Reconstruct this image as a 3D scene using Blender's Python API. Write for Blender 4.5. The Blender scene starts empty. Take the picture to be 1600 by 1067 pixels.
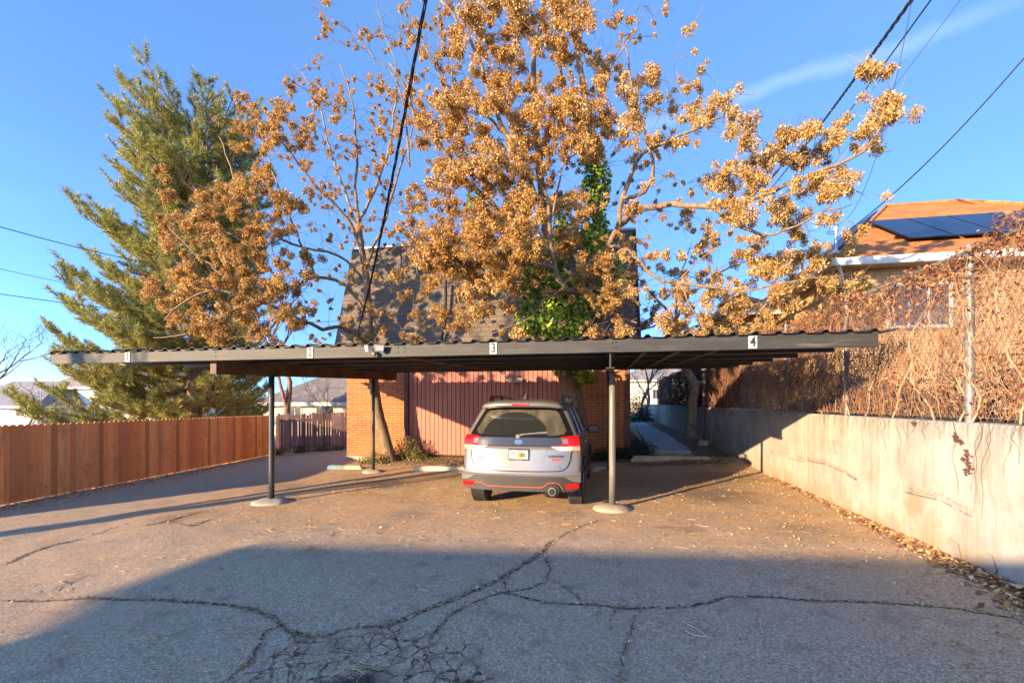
import bpy, bmesh, math, random
import numpy as np
from mathutils import Vector, Matrix, noise as mnoise
R = math.radians
random.seed(7); rng = np.random.default_rng(11)
sc = bpy.context.scene
COL = sc.collection
# ---------------------------------------------------------------- camera, light, exposure
TH = math.atan(.205); CT, ST = math.cos(TH), math.sin(TH)
EYE = 1.63; FPX = 730.0; HOR = 628.0
cam = bpy.data.objects.new("camera", bpy.data.cameras.new("camera")); COL.objects.link(cam)
cam.location = (0, 0, EYE); cam.rotation_euler = (R(90), 0, TH)
cam.data.sensor_width = 36; cam.data.lens = FPX/1600*36; cam.data.shift_y = (HOR-533.5)/1600
cam.data.clip_end = 2000; cam.data.clip_start = .05
sc.camera = cam
SUN_H = (.623, .782); SUN_TAN = .215                       # horizontal travel of the light, tangent of its height
elev = math.atan(SUN_TAN)
sunl = bpy.data.lights.new("sun", 'SUN'); sunl.energy = 2.8; sunl.angle = R(.5); sunl.color = (1, .71, .41)
sun = bpy.data.objects.new("sun", sunl); COL.objects.link(sun)
sun.rotation_euler = Vector((SUN_H[0], SUN_H[1], -SUN_TAN)).to_track_quat('-Z', 'Y').to_euler()
sc.view_settings.view_transform = 'Standard'; sc.view_settings.look = 'None'
sc.view_settings.gamma = 1; sc.view_settings.exposure = 2.42; sc.view_settings.use_curve_mapping = False
sc.cycles.max_bounces = 6; sc.cycles.transparent_max_bounces = 8
sc.cycles.use_denoising = True
world = bpy.data.worlds.new("World"); sc.world = world; world.use_nodes = True
def build_world():
    nt = world.node_tree; n = nt.nodes; L = nt.links; bg = n['Background']
    s = n.new('ShaderNodeTexSky'); s.sky_type = 'NISHITA'; s.sun_disc = False
    s.sun_elevation = elev; s.sun_rotation = math.atan2(-SUN_H[0], -SUN_H[1])
    s.altitude = 1300; s.air_density = .7; s.dust_density = .6; s.ozone_density = 4.6
    # thin cirrus: stretched noise on the sky directions plus one long streak
    tc = n.new('ShaderNodeTexCoord'); mp = n.new('ShaderNodeMapping'); mp.inputs['Scale'].default_value = (1.0, 1.0, 4.5)
    mp.inputs['Rotation'].default_value = (0, R(-16), 0)
    L.new(tc.outputs['Generated'], mp.inputs[0])
    no = n.new('ShaderNodeTexNoise'); no.inputs['Scale'].default_value = 2.6; no.inputs['Detail'].default_value = 6; no.inputs['Roughness'].default_value = .55
    L.new(mp.outputs[0], no.inputs['Vector'])
    r1 = n.new('ShaderNodeMapRange'); r1.inputs[1].default_value = .5; r1.inputs[2].default_value = .85; r1.inputs[4].default_value = .05
    L.new(no.outputs[0], r1.inputs[0])
    # streak: band about the plane through two sky directions
    def sd(px, py):
        t = (px-800)/FPX; d = Vector((CT*t-ST, ST*t+CT, (HOR-py)/FPX)); return d.normalized()
    a, b = sd(1080, 172), sd(1420, 62); nn = a.cross(b).normalized(); mid = sd(1210, 128)
    def dot(v):
        m = n.new('ShaderNodeVectorMath'); m.operation = 'DOT_PRODUCT'; m.inputs[1].default_value = v
        nz = n.new('ShaderNodeVectorMath'); nz.operation = 'NORMALIZE'; L.new(tc.outputs['Generated'], nz.inputs[0]); L.new(nz.outputs[0], m.inputs[0]); return m.outputs['Value']
    def mth(op, x, y=None):
        m = n.new('ShaderNodeMath'); m.operation = op
        for i, v in enumerate((x, y)):
            if v is None: continue
            if isinstance(v, (int, float)): m.inputs[i].default_value = v
            else: L.new(v, m.inputs[i])
        return m.outputs[0]
    n2 = n.new('ShaderNodeTexNoise'); n2.inputs['Scale'].default_value = 7; n2.inputs['Detail'].default_value = 5; L.new(tc.outputs['Generated'], n2.inputs['Vector'])
    off = mth('MULTIPLY', mth('SUBTRACT', n2.outputs[0], .5), .05)
    dist = mth('ABSOLUTE', mth('ADD', dot(nn), off))
    band = n.new('ShaderNodeMapRange'); band.inputs[1].default_value = .020; band.inputs[2].default_value = .0; band.interpolation_type = 'SMOOTHSTEP'; L.new(dist, band.inputs[0])
    al = n.new('ShaderNodeMapRange'); al.inputs[1].default_value = .94; al.inputs[2].default_value = .995; al.interpolation_type = 'SMOOTHSTEP'; L.new(dot(mid), al.inputs[0])
    st = mth('MULTIPLY', mth('MULTIPLY', band.outputs[0], al.outputs[0]), .22)
    # whitening towards the horizon on the left
    cl = mth('MINIMUM', mth('ADD', r1.outputs[0], st), .8)
    # even out the gradient away from the sun, where the real sky that evening was a flatter blue
    away = n.new('ShaderNodeMapRange'); away.inputs[1].default_value = .35; away.inputs[2].default_value = -.3; away.inputs[4].default_value = .62; L.new(dot((-SUN_H[0], -SUN_H[1], 0)), away.inputs[0])
    fl = n.new('ShaderNodeMix'); fl.data_type = 'RGBA'; L.new(away.outputs[0], fl.inputs[0]); L.new(s.outputs[0], fl.inputs[6]); fl.inputs[7].default_value = (.32, .70, 1.42, 1)
    mx = n.new('ShaderNodeMix'); mx.data_type = 'RGBA'; L.new(cl, mx.inputs[0]); L.new(fl.outputs[2], mx.inputs[6]); mx.inputs[7].default_value = (1.5, 1.85, 2.4, 1)
    L.new(mx.outputs[2], bg.inputs[0]); bg.inputs[1].default_value = .122
build_world()
# ---------------------------------------------------------------- coordinates measured from the photograph
def sst(a, b, x):
    t = min(1, max(0, (x-a)/(b-a))); return t*t*(3-2*t)
GU = [-60, -13, -6, 0, 3.4, 60]; GZ = [-1.0, -.46, -.165, .0, .05, .05]
def gz(u, v):                                   # height of the ground
    z = float(np.interp(u, GU, GZ))
    return z + .24*sst(11, 16, v)*sst(-.5, 2, u)
def P(px, py, v):
    t = (px-800)/FPX; Z = v/(CT+ST*t); X = t*Z
    return Vector((CT*X-ST*Z, v, EYE+(HOR-py)/FPX*Z))
def G(px, py):
    t = (px-800)/FPX; z = 0
    for _ in range(40):
        Z = (EYE-z)*FPX/(py-HOR); u = CT*t*Z-ST*Z; v = ST*t*Z+CT*Z; z = .5*z+.5*gz(u, v)
    return Vector((u, v, z))
# ---------------------------------------------------------------- mesh helpers
class MB:
    def __init__(s): s.v = []; s.f = []; s.m = []
    def add(s, vs, fs, mi=0):
        o = len(s.v); s.v += [tuple(p) for p in vs]; s.f += [tuple(i+o for i in f) for f in fs]; s.m += [mi]*len(fs)
    def box(s, a, b, mi=0, M=None):
        x0, y0, z0 = a; x1, y1, z1 = b
        vs = [Vector(p) for p in ((x0,y0,z0),(x1,y0,z0),(x1,y1,z0),(x0,y1,z0),(x0,y0,z1),(x1,y0,z1),(x1,y1,z1),(x0,y1,z1))]
        if M is not None: vs = [M @ p for p in vs]
        s.add(vs, [(0,3,2,1),(4,5,6,7),(0,1,5,4),(1,2,6,5),(2,3,7,6),(3,0,4,7)], mi)
    def bar(s, p, q, w, h, up=(0,0,1), mi=0):   # box beam from p to q
        p, q = Vector(p), Vector(q); d = (q-p).normalized(); r = d.cross(Vector(up)).normalized(); t = r.cross(d)
        vs = [c+r*a*w/2+t*b*h/2 for c in (p, q) for a, b in ((-1,-1),(1,-1),(1,1),(-1,1))]
        s.add(vs, [(0,1,2,3)[::-1],(4,5,6,7),(0,1,5,4),(1,2,6,5),(2,3,7,6),(3,0,4,7)], mi)
    def tube(s, pts, rad, k=8, cap=True, mi=0):
        pts = [Vector(p) for p in pts]; n = len(pts)
        if not hasattr(rad, '__len__'): rad = [rad]*n
        nrm = None; vs = []
        for i, p in enumerate(pts):
            d = (pts[min(i+1, n-1)]-pts[max(i-1, 0)])
            d = d.normalized() if d.length > 1e-9 else Vector((0,0,1))
            if nrm is None: nrm = d.orthogonal().normalized()
            nrm = nrm-d*nrm.dot(d); nrm = nrm.normalized() if nrm.length > 1e-6 else d.orthogonal().normalized()
            b = d.cross(nrm)
            for j in range(k):
                a = 2*math.pi*j/k; vs.append(p+(nrm*math.cos(a)+b*math.sin(a))*rad[i])
        fs = [(i*k+j, i*k+(j+1) % k, (i+1)*k+(j+1) % k, (i+1)*k+j) for i in range(n-1) for j in range(k)]
        if cap: fs += [tuple(range(k))[::-1], tuple((n-1)*k+j for j in range(k))]
        s.add(vs, fs, mi)
    def lathe(s, prof, c=(0,0,0), k=20, mi=0, M=None):
        vs = []; c = Vector(c)
        for r, z in prof:
            for j in range(k):
                a = 2*math.pi*j/k; p = Vector((r*math.cos(a), r*math.sin(a), z)); p = M @ p if M is not None else p; vs.append(p+c)
        n = len(prof)
        fs = [(i*k+j, i*k+(j+1) % k, (i+1)*k+(j+1) % k, (i+1)*k+j) for i in range(n-1) for j in range(k)]
        fs += [tuple(range(k))[::-1], tuple((n-1)*k+j for j in range(k))]
        s.add(vs, fs, mi)
    def build(s, name, mats, parent=None, smooth=False, bevel=0):
        me = bpy.data.meshes.new(name)
        me.from_pydata(s.v, [], s.f)
        if not isinstance(mats, (list, tuple)): mats = [mats]
        for m in mats: me.materials.append(m)
        if len(mats) > 1: me.polygons.foreach_set('material_index', s.m)
        if smooth: me.polygons.foreach_set('use_smooth', [True]*len(me.polygons))
        me.update()
        o = bpy.data.objects.new(name, me); COL.objects.link(o)
        if parent: o.parent = parent
        if bevel:
            b = o.modifiers.new('bevel', 'BEVEL'); b.width = bevel; b.segments = 2; b.limit_method = 'ANGLE'
        return o
def np_mesh(name, V, F, mat, parent=None, smooth=False):     # V (n,3), F (m,k) all faces of k corners
    me = bpy.data.meshes.new(name); V = np.ascontiguousarray(V, dtype=np.float32); F = np.ascontiguousarray(F, dtype=np.int32)
    me.vertices.add(len(V)); me.vertices.foreach_set('co', V.ravel())
    k = F.shape[1]; me.loops.add(F.size); me.loops.foreach_set('vertex_index', F.ravel())
    me.polygons.add(len(F)); me.polygons.foreach_set('loop_start', np.arange(0, F.size, k, dtype=np.int32)); me.polygons.foreach_set('loop_total', np.full(len(F), k, dtype=np.int32))
    if smooth: me.polygons.foreach_set('use_smooth', [True]*len(F))
    me.materials.append(mat); me.update(calc_edges=True); me.validate()
    o = bpy.data.objects.new(name, me); COL.objects.link(o)
    if parent: o.parent = parent
    return o
def tag(o, label=None, cat=None, group=None, kind=None):
    if label: o['label'] = label
    if cat: o['category'] = cat
    if group: o['group'] = group
    if kind: o['kind'] = kind
    return o
def thing(name, label, cat, loc=(0,0,0), group=None, rz=0):
    o = bpy.data.objects.new(name, None); COL.objects.link(o); o.location = loc; o.rotation_euler = (0, 0, rz); o.empty_display_size = .3
    return tag(o, label, cat, group)
def copy_tree(o, parent=None):
    c = o.copy(); COL.objects.link(c)
    if parent: c.parent = parent
    for ch in list(o.children): copy_tree(ch, c)
    return c
def text_mesh(s, size, mat, parent, name, M, ext=.002, align='CENTER', bold=0, squeeze=1):
    cu = bpy.data.curves.new(name, 'FONT'); cu.body = s; cu.size = size; cu.extrude = ext; cu.align_x = align; cu.align_y = 'CENTER'; cu.offset = bold
    to = bpy.data.objects.new(name, cu); COL.objects.link(to)
    bpy.context.view_layer.update()
    me = bpy.data.meshes.new_from_object(to.evaluated_get(bpy.context.evaluated_depsgraph_get()))
    bpy.data.objects.remove(to)
    me.transform(Matrix.Scale(squeeze, 4, (1,0,0))); me.transform(M); me.materials.clear(); me.materials.append(mat)
    o = bpy.data.objects.new(name, me); COL.objects.link(o); o.parent = parent; return o
# ---------------------------------------------------------------- material helpers
class NT:
    def __init__(s, name, base=(.5,.5,.5), rough=.8, metal=0, spec=None):
        s.m = bpy.data.materials.new(name); s.m.use_nodes = True; s.nt = s.m.node_tree; s.n = s.nt.nodes; s.L = s.nt.links
        s.b = s.n['Principled BSDF']; s.set('Base Color', (*base, 1)); s.set('Roughness', rough); s.set('Metallic', metal)
        if spec is not None: s.set('Specular IOR Level', spec)
        s._o = None
    def set(s, k, v):
        if hasattr(v, 'links') or isinstance(v, bpy.types.NodeSocket): s.L.new(v, s.b.inputs[k])
        else: s.b.inputs[k].default_value = v
    def obj(s):
        if s._o is None: s._o = s.n.new('ShaderNodeTexCoord').outputs['Object']
        return s._o
    def sep(s, v=None):
        x = s.n.new('ShaderNodeSeparateXYZ'); s.L.new(v or s.obj(), x.inputs[0]); return x.outputs
    def comb(s, x, y, z=0):
        c = s.n.new('ShaderNodeCombineXYZ')
        for i, a in enumerate((x, y, z)):
            if isinstance(a, (int, float)): c.inputs[i].default_value = a
            else: s.L.new(a, c.inputs[i])
        return c.outputs[0]
    def map(s, scale=(1,1,1), loc=(0,0,0), rot=(0,0,0), v=None):
        m = s.n.new('ShaderNodeMapping'); s.L.new(v or s.obj(), m.inputs[0]); m.inputs['Scale'].default_value = scale; m.inputs['Location'].default_value = loc; m.inputs['Rotation'].default_value = rot; return m.outputs[0]
    def noise(s, scale, detail=4, rough=.55, v=None, dist=0):
        x = s.n.new('ShaderNodeTexNoise'); s.L.new(v or s.obj(), x.inputs['Vector']); x.inputs['Scale'].default_value = scale; x.inputs['Detail'].default_value = detail; x.inputs['Roughness'].default_value = rough; x.inputs['Distortion'].default_value = dist; return x.outputs[0]
    def voro(s, scale, feature='F1', v=None, out='Distance'):
        x = s.n.new('ShaderNodeTexVoronoi'); x.feature = feature; s.L.new(v or s.obj(), x.inputs['Vector']); x.inputs['Scale'].default_value = scale; return x.outputs[out]
    def rng(s, f, a, b, c=0, d=1, smooth=True):
        x = s.n.new('ShaderNodeMapRange'); s.L.new(f, x.inputs[0])
        for i, q in enumerate((a, b, c, d)): x.inputs[i+1].default_value = q
        if smooth: x.interpolation_type = 'SMOOTHSTEP'
        return x.outputs[0]
    def ramp(s, f, stops):
        x = s.n.new('ShaderNodeValToRGB'); s.L.new(f, x.inputs[0]); e = x.color_ramp.elements
        while len(e) < len(stops): e.new(.5)
        for i, (p, c) in enumerate(stops): e[i].position = p; e[i].color = (*c, 1)
        return x.outputs[0]
    def mix(s, f, a, b, mode='MIX'):
        x = s.n.new('ShaderNodeMix'); x.data_type = 'RGBA'; x.blend_type = mode
        for i, q in ((0, f), (6, a), (7, b)):
            if isinstance(q, (int, float)): x.inputs[i].default_value = q
            elif isinstance(q, tuple): x.inputs[i].default_value = (*q, 1)
            else: s.L.new(q, x.inputs[i])
        return x.outputs[2]
    def math(s, op, a, b=None):
        x = s.n.new('ShaderNodeMath'); x.operation = op
        for i, q in enumerate((a, b)):
            if q is None: continue
            if isinstance(q, (int, float)): x.inputs[i].default_value = q
            else: s.L.new(q, x.inputs[i])
        return x.outputs[0]
    def island(s):
        return s.n.new('ShaderNodeNewGeometry').outputs['Random Per Island']
    def bump(s, h, strength=.5, dist=.01, prev=None):
        x = s.n.new('ShaderNodeBump'); s.L.new(h, x.inputs['Height']); x.inputs['Strength'].default_value = strength; x.inputs['Distance'].default_value = dist
        if prev is not None: s.L.new(prev, x.inputs['Normal'])
        return x.outputs[0]
    def brick(s, v, c1, c2, mortar, w, h, ms, bias=0, off=.5):
        x = s.n.new('ShaderNodeTexBrick'); s.L.new(v, x.inputs['Vector'])
        x.inputs['Color1'].default_value = (*c1, 1); x.inputs['Color2'].default_value = (*c2, 1); x.inputs['Mortar'].default_value = (*mortar, 1)
        x.inputs['Scale'].default_value = 1; x.inputs['Mortar Size'].default_value = ms; x.inputs['Mortar Smooth'].default_value = .2; x.inputs['Bias'].default_value = bias
        x.inputs['Brick Width'].default_value = w; x.inputs['Row Height'].default_value = h; x.offset = off; return x.outputs
    def leafy(s, col, trans=.35, rough=.7):     # thin leaves: part of the light goes through
        s.set('Base Color', col); s.set('Roughness', rough); s.set('Specular IOR Level', .2)
        t = s.n.new('ShaderNodeBsdfTranslucent'); s.L.new(col, t.inputs[0]); mx = s.n.new('ShaderNodeMixShader'); mx.inputs[0].default_value = trans
        s.L.new(s.b.outputs[0], mx.inputs[1]); s.L.new(t.outputs[0], mx.inputs[2]); s.L.new(mx.outputs[0], s.n['Material Output'].inputs[0]); return s.m
def simple(name, c, rough=.7, metal=0, var=.25, scale=6, bump=0, bscale=40):
    t = NT(name, c, rough, metal); a = tuple(x*(1-var) for x in c); b = tuple(min(1, x*(1+var)) for x in c)
    t.set('Base Color', t.ramp(t.noise(scale, 5, .6), [(.3, a), (.7, b)]))
    if bump: t.set('Normal', t.bump(t.noise(bscale, 4, .6), bump, .01))
    return t.m
# ================================================================ GROUND AND LARGE STRUCTURE
def asphalt():
    t = NT("asphalt", rough=.92); xyz = t.sep(); X, Y = xyz[0], xyz[1]
    big = t.noise(.55, 5, .6); mid = t.noise(3.2, 6, .65); fine = t.noise(55, 5, .75); spk = t.voro(95, out='Color')
    sp = t.sep(spk)[0]
    base = t.ramp(fine, [(.30, (.13, .092, .055)), (.5, (.42, .305, .19)), (.72, (.80, .62, .42))])
    base = t.mix(t.rng(sp, .82, .97, 0, .55), base, (.70, .62, .50))
    base = t.mix(t.rng(sp, .2, .05, 0, .5), base, (.04, .04, .045))
    base = t.mix(t.rng(big, .35, .7, 0, .45), base, (.40, .30, .20))
    base = t.mix(t.rng(mid, .52, .70, 0, .6), base, (.20, .15, .10))
    # tan dust where cars park, also painting the warm sunlit tone into the ground
    park = t.math('MULTIPLY', t.rng(Y, 4.6, 6.6), t.math('MULTIPLY', t.rng(X, -9.5, -6.5), t.rng(Y, 40, 13)))
    left = t.math('MULTIPLY', t.rng(X, -3.2, -5.2), t.rng(X, -10, -6.5))
    dm = t.math('MAXIMUM', park, t.math('MULTIPLY', left, .5))
    dm = t.math('MULTIPLY', dm, t.rng(t.noise(1.5, 6, .7), .34, .60, .12, 1))
    dust = t.ramp(t.noise(22, 5, .7), [(.3, (.33, .18, .08)), (.55, (.54, .33, .155)), (.8, (.70, .50, .28))])
    base = t.mix(t.math('MULTIPLY', dm, .85), base, dust)
    base = t.mix(t.rng(t.noise(7, 5, .7), .62, .78, 0, .5), base, (.36, .31, .24))     # scattered grit
    # oil stains in the bays
    for (a, b, r, k) in ((-4.6, 9.3, .9, .6), (-1.9, 8.3, .8, .45), (-.6, 7.0, .5, .3), (1.8, 8.6, 1.1, .75), (2.3, 10.6, 1.3, .6), (2.4, 6.4, .6, .35), (-3.4, 10.6, 1.2, .5), (-6.8, 9.0, 1.0, .4), (.9, 6.3, .35, .5), (-3.0, 6.6, .5, .35), (-6.6, 6.2, .7, .45), (1.2, 9.6, 1.5, .4)):
        dx = t.math('SUBTRACT', X, a); dy = t.math('SUBTRACT', Y, b)
        d = t.math('SQRT', t.math('ADD', t.math('MULTIPLY', dx, dx), t.math('MULTIPLY', dy, dy)))
        d = t.math('ADD', d, t.math('MULTIPLY', t.math('SUBTRACT', mid, .5), 1.2))
        base = t.mix(t.rng(d, r, r*.2, 0, k), base, (.13, .09, .06))
    # alligator cracking
    wv = t.n.new('ShaderNodeVectorMath'); wv.operation = 'ADD'; t.L.new(t.obj(), wv.inputs[0])
    nz = t.n.new('ShaderNodeTexNoise'); nz.inputs['Scale'].default_value = 3.5; nz.inputs['Detail'].default_value = 4; t.L.new(t.obj(), nz.inputs['Vector'])
    sc_ = t.n.new('ShaderNodeVectorMath'); sc_.operation = 'SCALE'; sc_.inputs['Scale'].default_value = .24; t.L.new(nz.outputs['Color'], sc_.inputs[0]); t.L.new(sc_.outputs[0], wv.inputs[1])
    crk = t.voro(7.5, 'DISTANCE_TO_EDGE', v=wv.outputs[0])
    wid = t.math('MULTIPLY', t.noise(2.5, 3), .10)
    line = t.math('LESS_THAN', crk, wid)
    line2 = t.rng(t.math('SUBTRACT', crk, wid), .025, -.02, 0, 1)
    mask = None
    for (px, py, rx) in ((500, 1040, .5), (590, 1030, .55), (660, 1060, .5), (560, 1085, .55), (450, 1075, .4)):
        c = G(px, py)
        dx = t.math('SUBTRACT', X, c.x); dy = t.math('SUBTRACT', Y, c.y)
        d = t.math('SQRT', t.math('ADD', t.math('MULTIPLY', dx, dx), t.math('MULTIPLY', dy, dy)))
        d = t.math('ADD', d, t.math('MULTIPLY', t.math('SUBTRACT', t.noise(4, 4), .5), .5))
        k = t.rng(d, rx, rx*.72)
        mask = k if mask is None else t.math('MAXIMUM', mask, k)
    cm = t.math('MULTIPLY', line2, mask)
    base = t.mix(t.math('MULTIPLY', mask, t.rng(t.noise(9, 5), .5, .68, 0, .8)), base, (.20, .14, .085))
    base = t.mix(cm, base, t.ramp(t.noise(30, 4), [(.40, (.05, .034, .022)), (.58, (.32, .21, .12))]))
    hp = G(560, 1066); dx = t.math('SUBTRACT', X, hp.x); dy = t.math('SUBTRACT', Y, hp.y-.06)
    d = t.math('ADD', t.math('SQRT', t.math('ADD', t.math('MULTIPLY', dx, dx), t.math('MULTIPLY', dy, dy))), t.math('MULTIPLY', t.math('SUBTRACT', t.noise(9, 5, .7), .5), .4))
    base = t.mix(t.rng(d, .25, .1, 0, .9), base, (.022, .014, .012))
    t.set('Base Color', base)
    h = t.math('SUBTRACT', t.math('ADD', t.math('MULTIPLY', fine, .6), t.math('MULTIPLY', sp, .35)), t.math('MULTIPLY', cm, 3.5))
    bn = t.bump(h, .55, .012); bn = t.bump(t.noise(2.2, 4), .35, .05, bn)
    t.set('Normal', bn); return t.m
M_ASPH = asphalt()
def ground():
    us = np.unique(np.concatenate([np.linspace(-14, 4, 145), np.linspace(-60, -14, 24), np.linspace(4, 60, 15), [-400, -150, 150, 400]]))
    vs = np.unique(np.concatenate([np.linspace(-2, 18, 161), np.linspace(18, 60, 30), np.linspace(-30, -2, 10), [-300, -80, 120, 250, 600]]))
    V = [(u, v, gz(u, v)+.018*(mnoise.noise(Vector((u*.7, v*.7, 3)))+.5*mnoise.noise(Vector((u*2.1, v*2.1, 9))))) for v in vs for u in us]
    n = len(us); i, j = np.meshgrid(np.arange(n-1), np.arange(len(vs)-1)); a = (j*n+i).ravel()
    o = np_mesh("ground", np.array(V), np.stack([a, a+1, a+n+1, a+n], 1), M_ASPH, smooth=True)
    tag(o, kind='structure')
ground()
# ---- cracks: shallow dark ragged strips filled with dirt
def crack_mat():
    t = NT("crack_fill", rough=1)
    t.set('Base Color', t.ramp(t.noise(26, 5, .7), [(.36, (.014, .010, .008)), (.45, (.08, .05, .03)), (.54, (.30, .19, .10)), (.68, (.60, .42, .24))])); return t.m
M_CRACK = crack_mat()
def crack(pts, w0, w1=None, jit=1.0):
    w1 = w0 if w1 is None else w1
    q = [G(*p) for p in pts]; L = []
    for a, b in zip(q, q[1:]):
        n = max(2, int((b-a).length/.035)); L += [a.lerp(b, i/n) for i in range(n)]
    L.append(q[-1]); m = len(L); mb = MB(); vs = []
    ph = random.random()*50
    for i, p in enumerate(L):
        d = (L[min(i+1, m-1)]-L[max(i-1, 0)]).normalized(); r = Vector((d.y, -d.x, 0))
        off = jit*(.035*mnoise.noise(Vector((i*.12, ph, 0)))+.016*mnoise.noise(Vector((i*.5, ph, 5))))
        w = w0+(w1-w0)*i/m; w *= .55+.9*abs(mnoise.noise(Vector((i*.21, ph, 11))))+.45*random.random()
        e = min(1, i/4, (m-1-i)/4)
        c = p+r*off; z = gz(c.x, c.y)+.018*(mnoise.noise(Vector((c.x*.7, c.y*.7, 3)))+.5*mnoise.noise(Vector((c.x*2.1, c.y*2.1, 9))))+.005
        for s in (-1, 1):
            k = c+r*s*w*.5*e; vs.append((k.x, k.y, z))
    mb.add(vs, [(2*i, 2*i+1, 2*i+3, 2*i+2) for i in range(m-1)])
    tag(mb.build("pavement_crack", M_CRACK), kind='structure'); return L
CRACKS = [
 ([(0,940),(150,936),(260,938),(340,943),(395,950),(425,962),(445,982),(470,990),(497,996)], .03, .05),
 ([(497,996),(520,987),(550,980),(605,976),(640,965),(690,944),(730,928),(765,912),(800,893),(830,874),(850,858),(868,842)], .04, .05),
 ([(605,976),(690,944),(765,912),(830,874),(850,858)], .055, .03),
 ([(868,842),(905,822),(940,812)], .015, .01),
 ([(770,922),(850,940),(920,946),(1000,950),(1060,950),(1105,941),(1132,933),(1210,934),(1300,941),(1400,946),(1500,951),(1600,968)], .03, .035),
 ([(445,975),(415,985),(408,1005),(398,1030),(375,1050),(355,1066)], .03, .03),
 ([(850,868),(860,888),(852,908),(826,920),(790,925),(762,932),(735,945),(705,960),(690,978),(672,1000),(664,1022),(660,1055)], .022, .02),
 ([(862,908),(884,916),(900,930),(912,945)], .014, .01), ([(968,950),(958,968),(954,988)], .010, .005), ([(940,950),(932,966)], .008, .005),
 ([(1006,950),(996,962),(984,982),(978,1010),(974,1034),(970,1066)], .014, .010),
 ([(0,884),(40,868),(80,852),(135,838)], .06, .02), ([(135,838),(170,826),(195,820)], .02, .008),
 ([(225,822),(262,815),(292,806),(318,800)], .10, .03), ([(262,815),(300,822),(330,810)], .03, .02),
 ([(608,976),(624,996),(626,1015),(612,1035)], .02, .015), ([(560,984),(600,990),(622,1000)], .012, .01), ([(660,1055),(700,1060),(760,1066)], .016, .012),
 ([(452,985),(470,1010),(450,1035),(462,1066)], .016, .012), ([(790,925),(786,905),(800,893)], .014, .01)]
crack_lines = [crack(*c) for c in CRACKS]
# ---- concrete
def concrete(name, base=(.42,.38,.32), dirt=.5, wall=False):
    t = NT(name, rough=.9)
    n1 = t.noise(1.7, 6, .6); n2 = t.noise(14, 6, .7)
    c = t.ramp(n1, [(.3, tuple(x*.66 for x in base)), (.7, tuple(min(1, x*1.12) for x in base))])
    c = t.mix(t.rng(n2, .45, .75, 0, dirt*.6), c, tuple(x*.55 for x in base))
    h = n2
    if wall:
        s = t.sep(); z = s[2]; y = s[1]
        st = t.noise(1.0, 6, .65, v=t.map((1, 4.6, .75)))          # vertical run marks
        c = t.mix(t.rng(st, .50, .66, 0, .55), c, (.27, .22, .15))
        st2 = t.noise(1.0, 6, .7, v=t.map((1, 3.2, .35), (3, 7, 1)))
        c = t.mix(t.rng(st2, .54, .66, 0, .45), c, (.60, .57, .50))
        c = t.mix(t.rng(t.noise(1.3, 6, .75, v=t.map((1, 1, 1), (9, 2, 4))), .54, .66, 0, .5), c, (.29, .26, .20)); c = t.mix(t.rng(t.noise(5, 6, .8), .60, .70, 0, .5), c, (.22, .18, .13))
        top = t.math('MULTIPLY', t.rng(z, 1.1, 1.44), t.rng(t.noise(1, 5, .7, v=t.map((1, 16, 1.6))), .42, .68)); c = t.mix(t.math('MULTIPLY', top, .8), c, (.12, .10, .07))
        bot = t.math('MULTIPLY', t.rng(z, .42, .0), t.rng(t.noise(3, 5), .3, .6, .3, 1)); c = t.mix(t.math('MULTIPLY', bot, .75), c, (.32, .20, .09))
        # board joints every 0.61 m
        fr = t.math('FRACT', t.math('MULTIPLY', y, 1/.61)); jn = t.math('LESS_THAN', t.math('ABSOLUTE', t.math('SUBTRACT', fr, .5)), .014)
        c = t.mix(t.math('MULTIPLY', jn, .28), c, (.27, .22, .15))
        for (yy, zz, r, k) in ((6.1, .46, .30, .75), (7.0, .62, .16, .4), (8.0, .95, .10, .7), (5.85, .3, .28, .5)):   # mossy patches
            dy = t.math('SUBTRACT', y, yy); dz = t.math('SUBTRACT', z, zz)
            d = t.math('ADD', t.math('SQRT', t.math('ADD', t.math('MULTIPLY', dy, dy), t.math('MULTIPLY', dz, dz))), t.math('MULTIPLY', t.math('SUBTRACT', t.noise(5, 5, .7), .5), .5))
            c = t.mix(t.rng(d, r, r*.2, 0, k), c, (.26, .22, .12))
        pits = t.rng(t.voro(9, v=t.map((1, 1, 1))), .10, .04); pm = t.rng(t.noise(1.4, 3), .55, .62); c = t.mix(t.math('MULTIPLY', t.math('MULTIPLY', pits, pm), .8), c, (.10, .08, .05))
        h = t.math('ADD', n2, t.math('MULTIPLY', jn, -1.0))
    t.set('Base Color', c); t.set('Normal', t.bump(h, .35, .012)); return t.m
M_CONC = concrete("concrete"); M_CWALL = concrete("wall_concrete", (.44,.42,.37), .5, True); M_CTAN = concrete("tan_concrete", (.42,.34,.24), .5)
M_PATH = concrete("path_concrete", (.36,.37,.39), .5)
WU = 3.4
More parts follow.
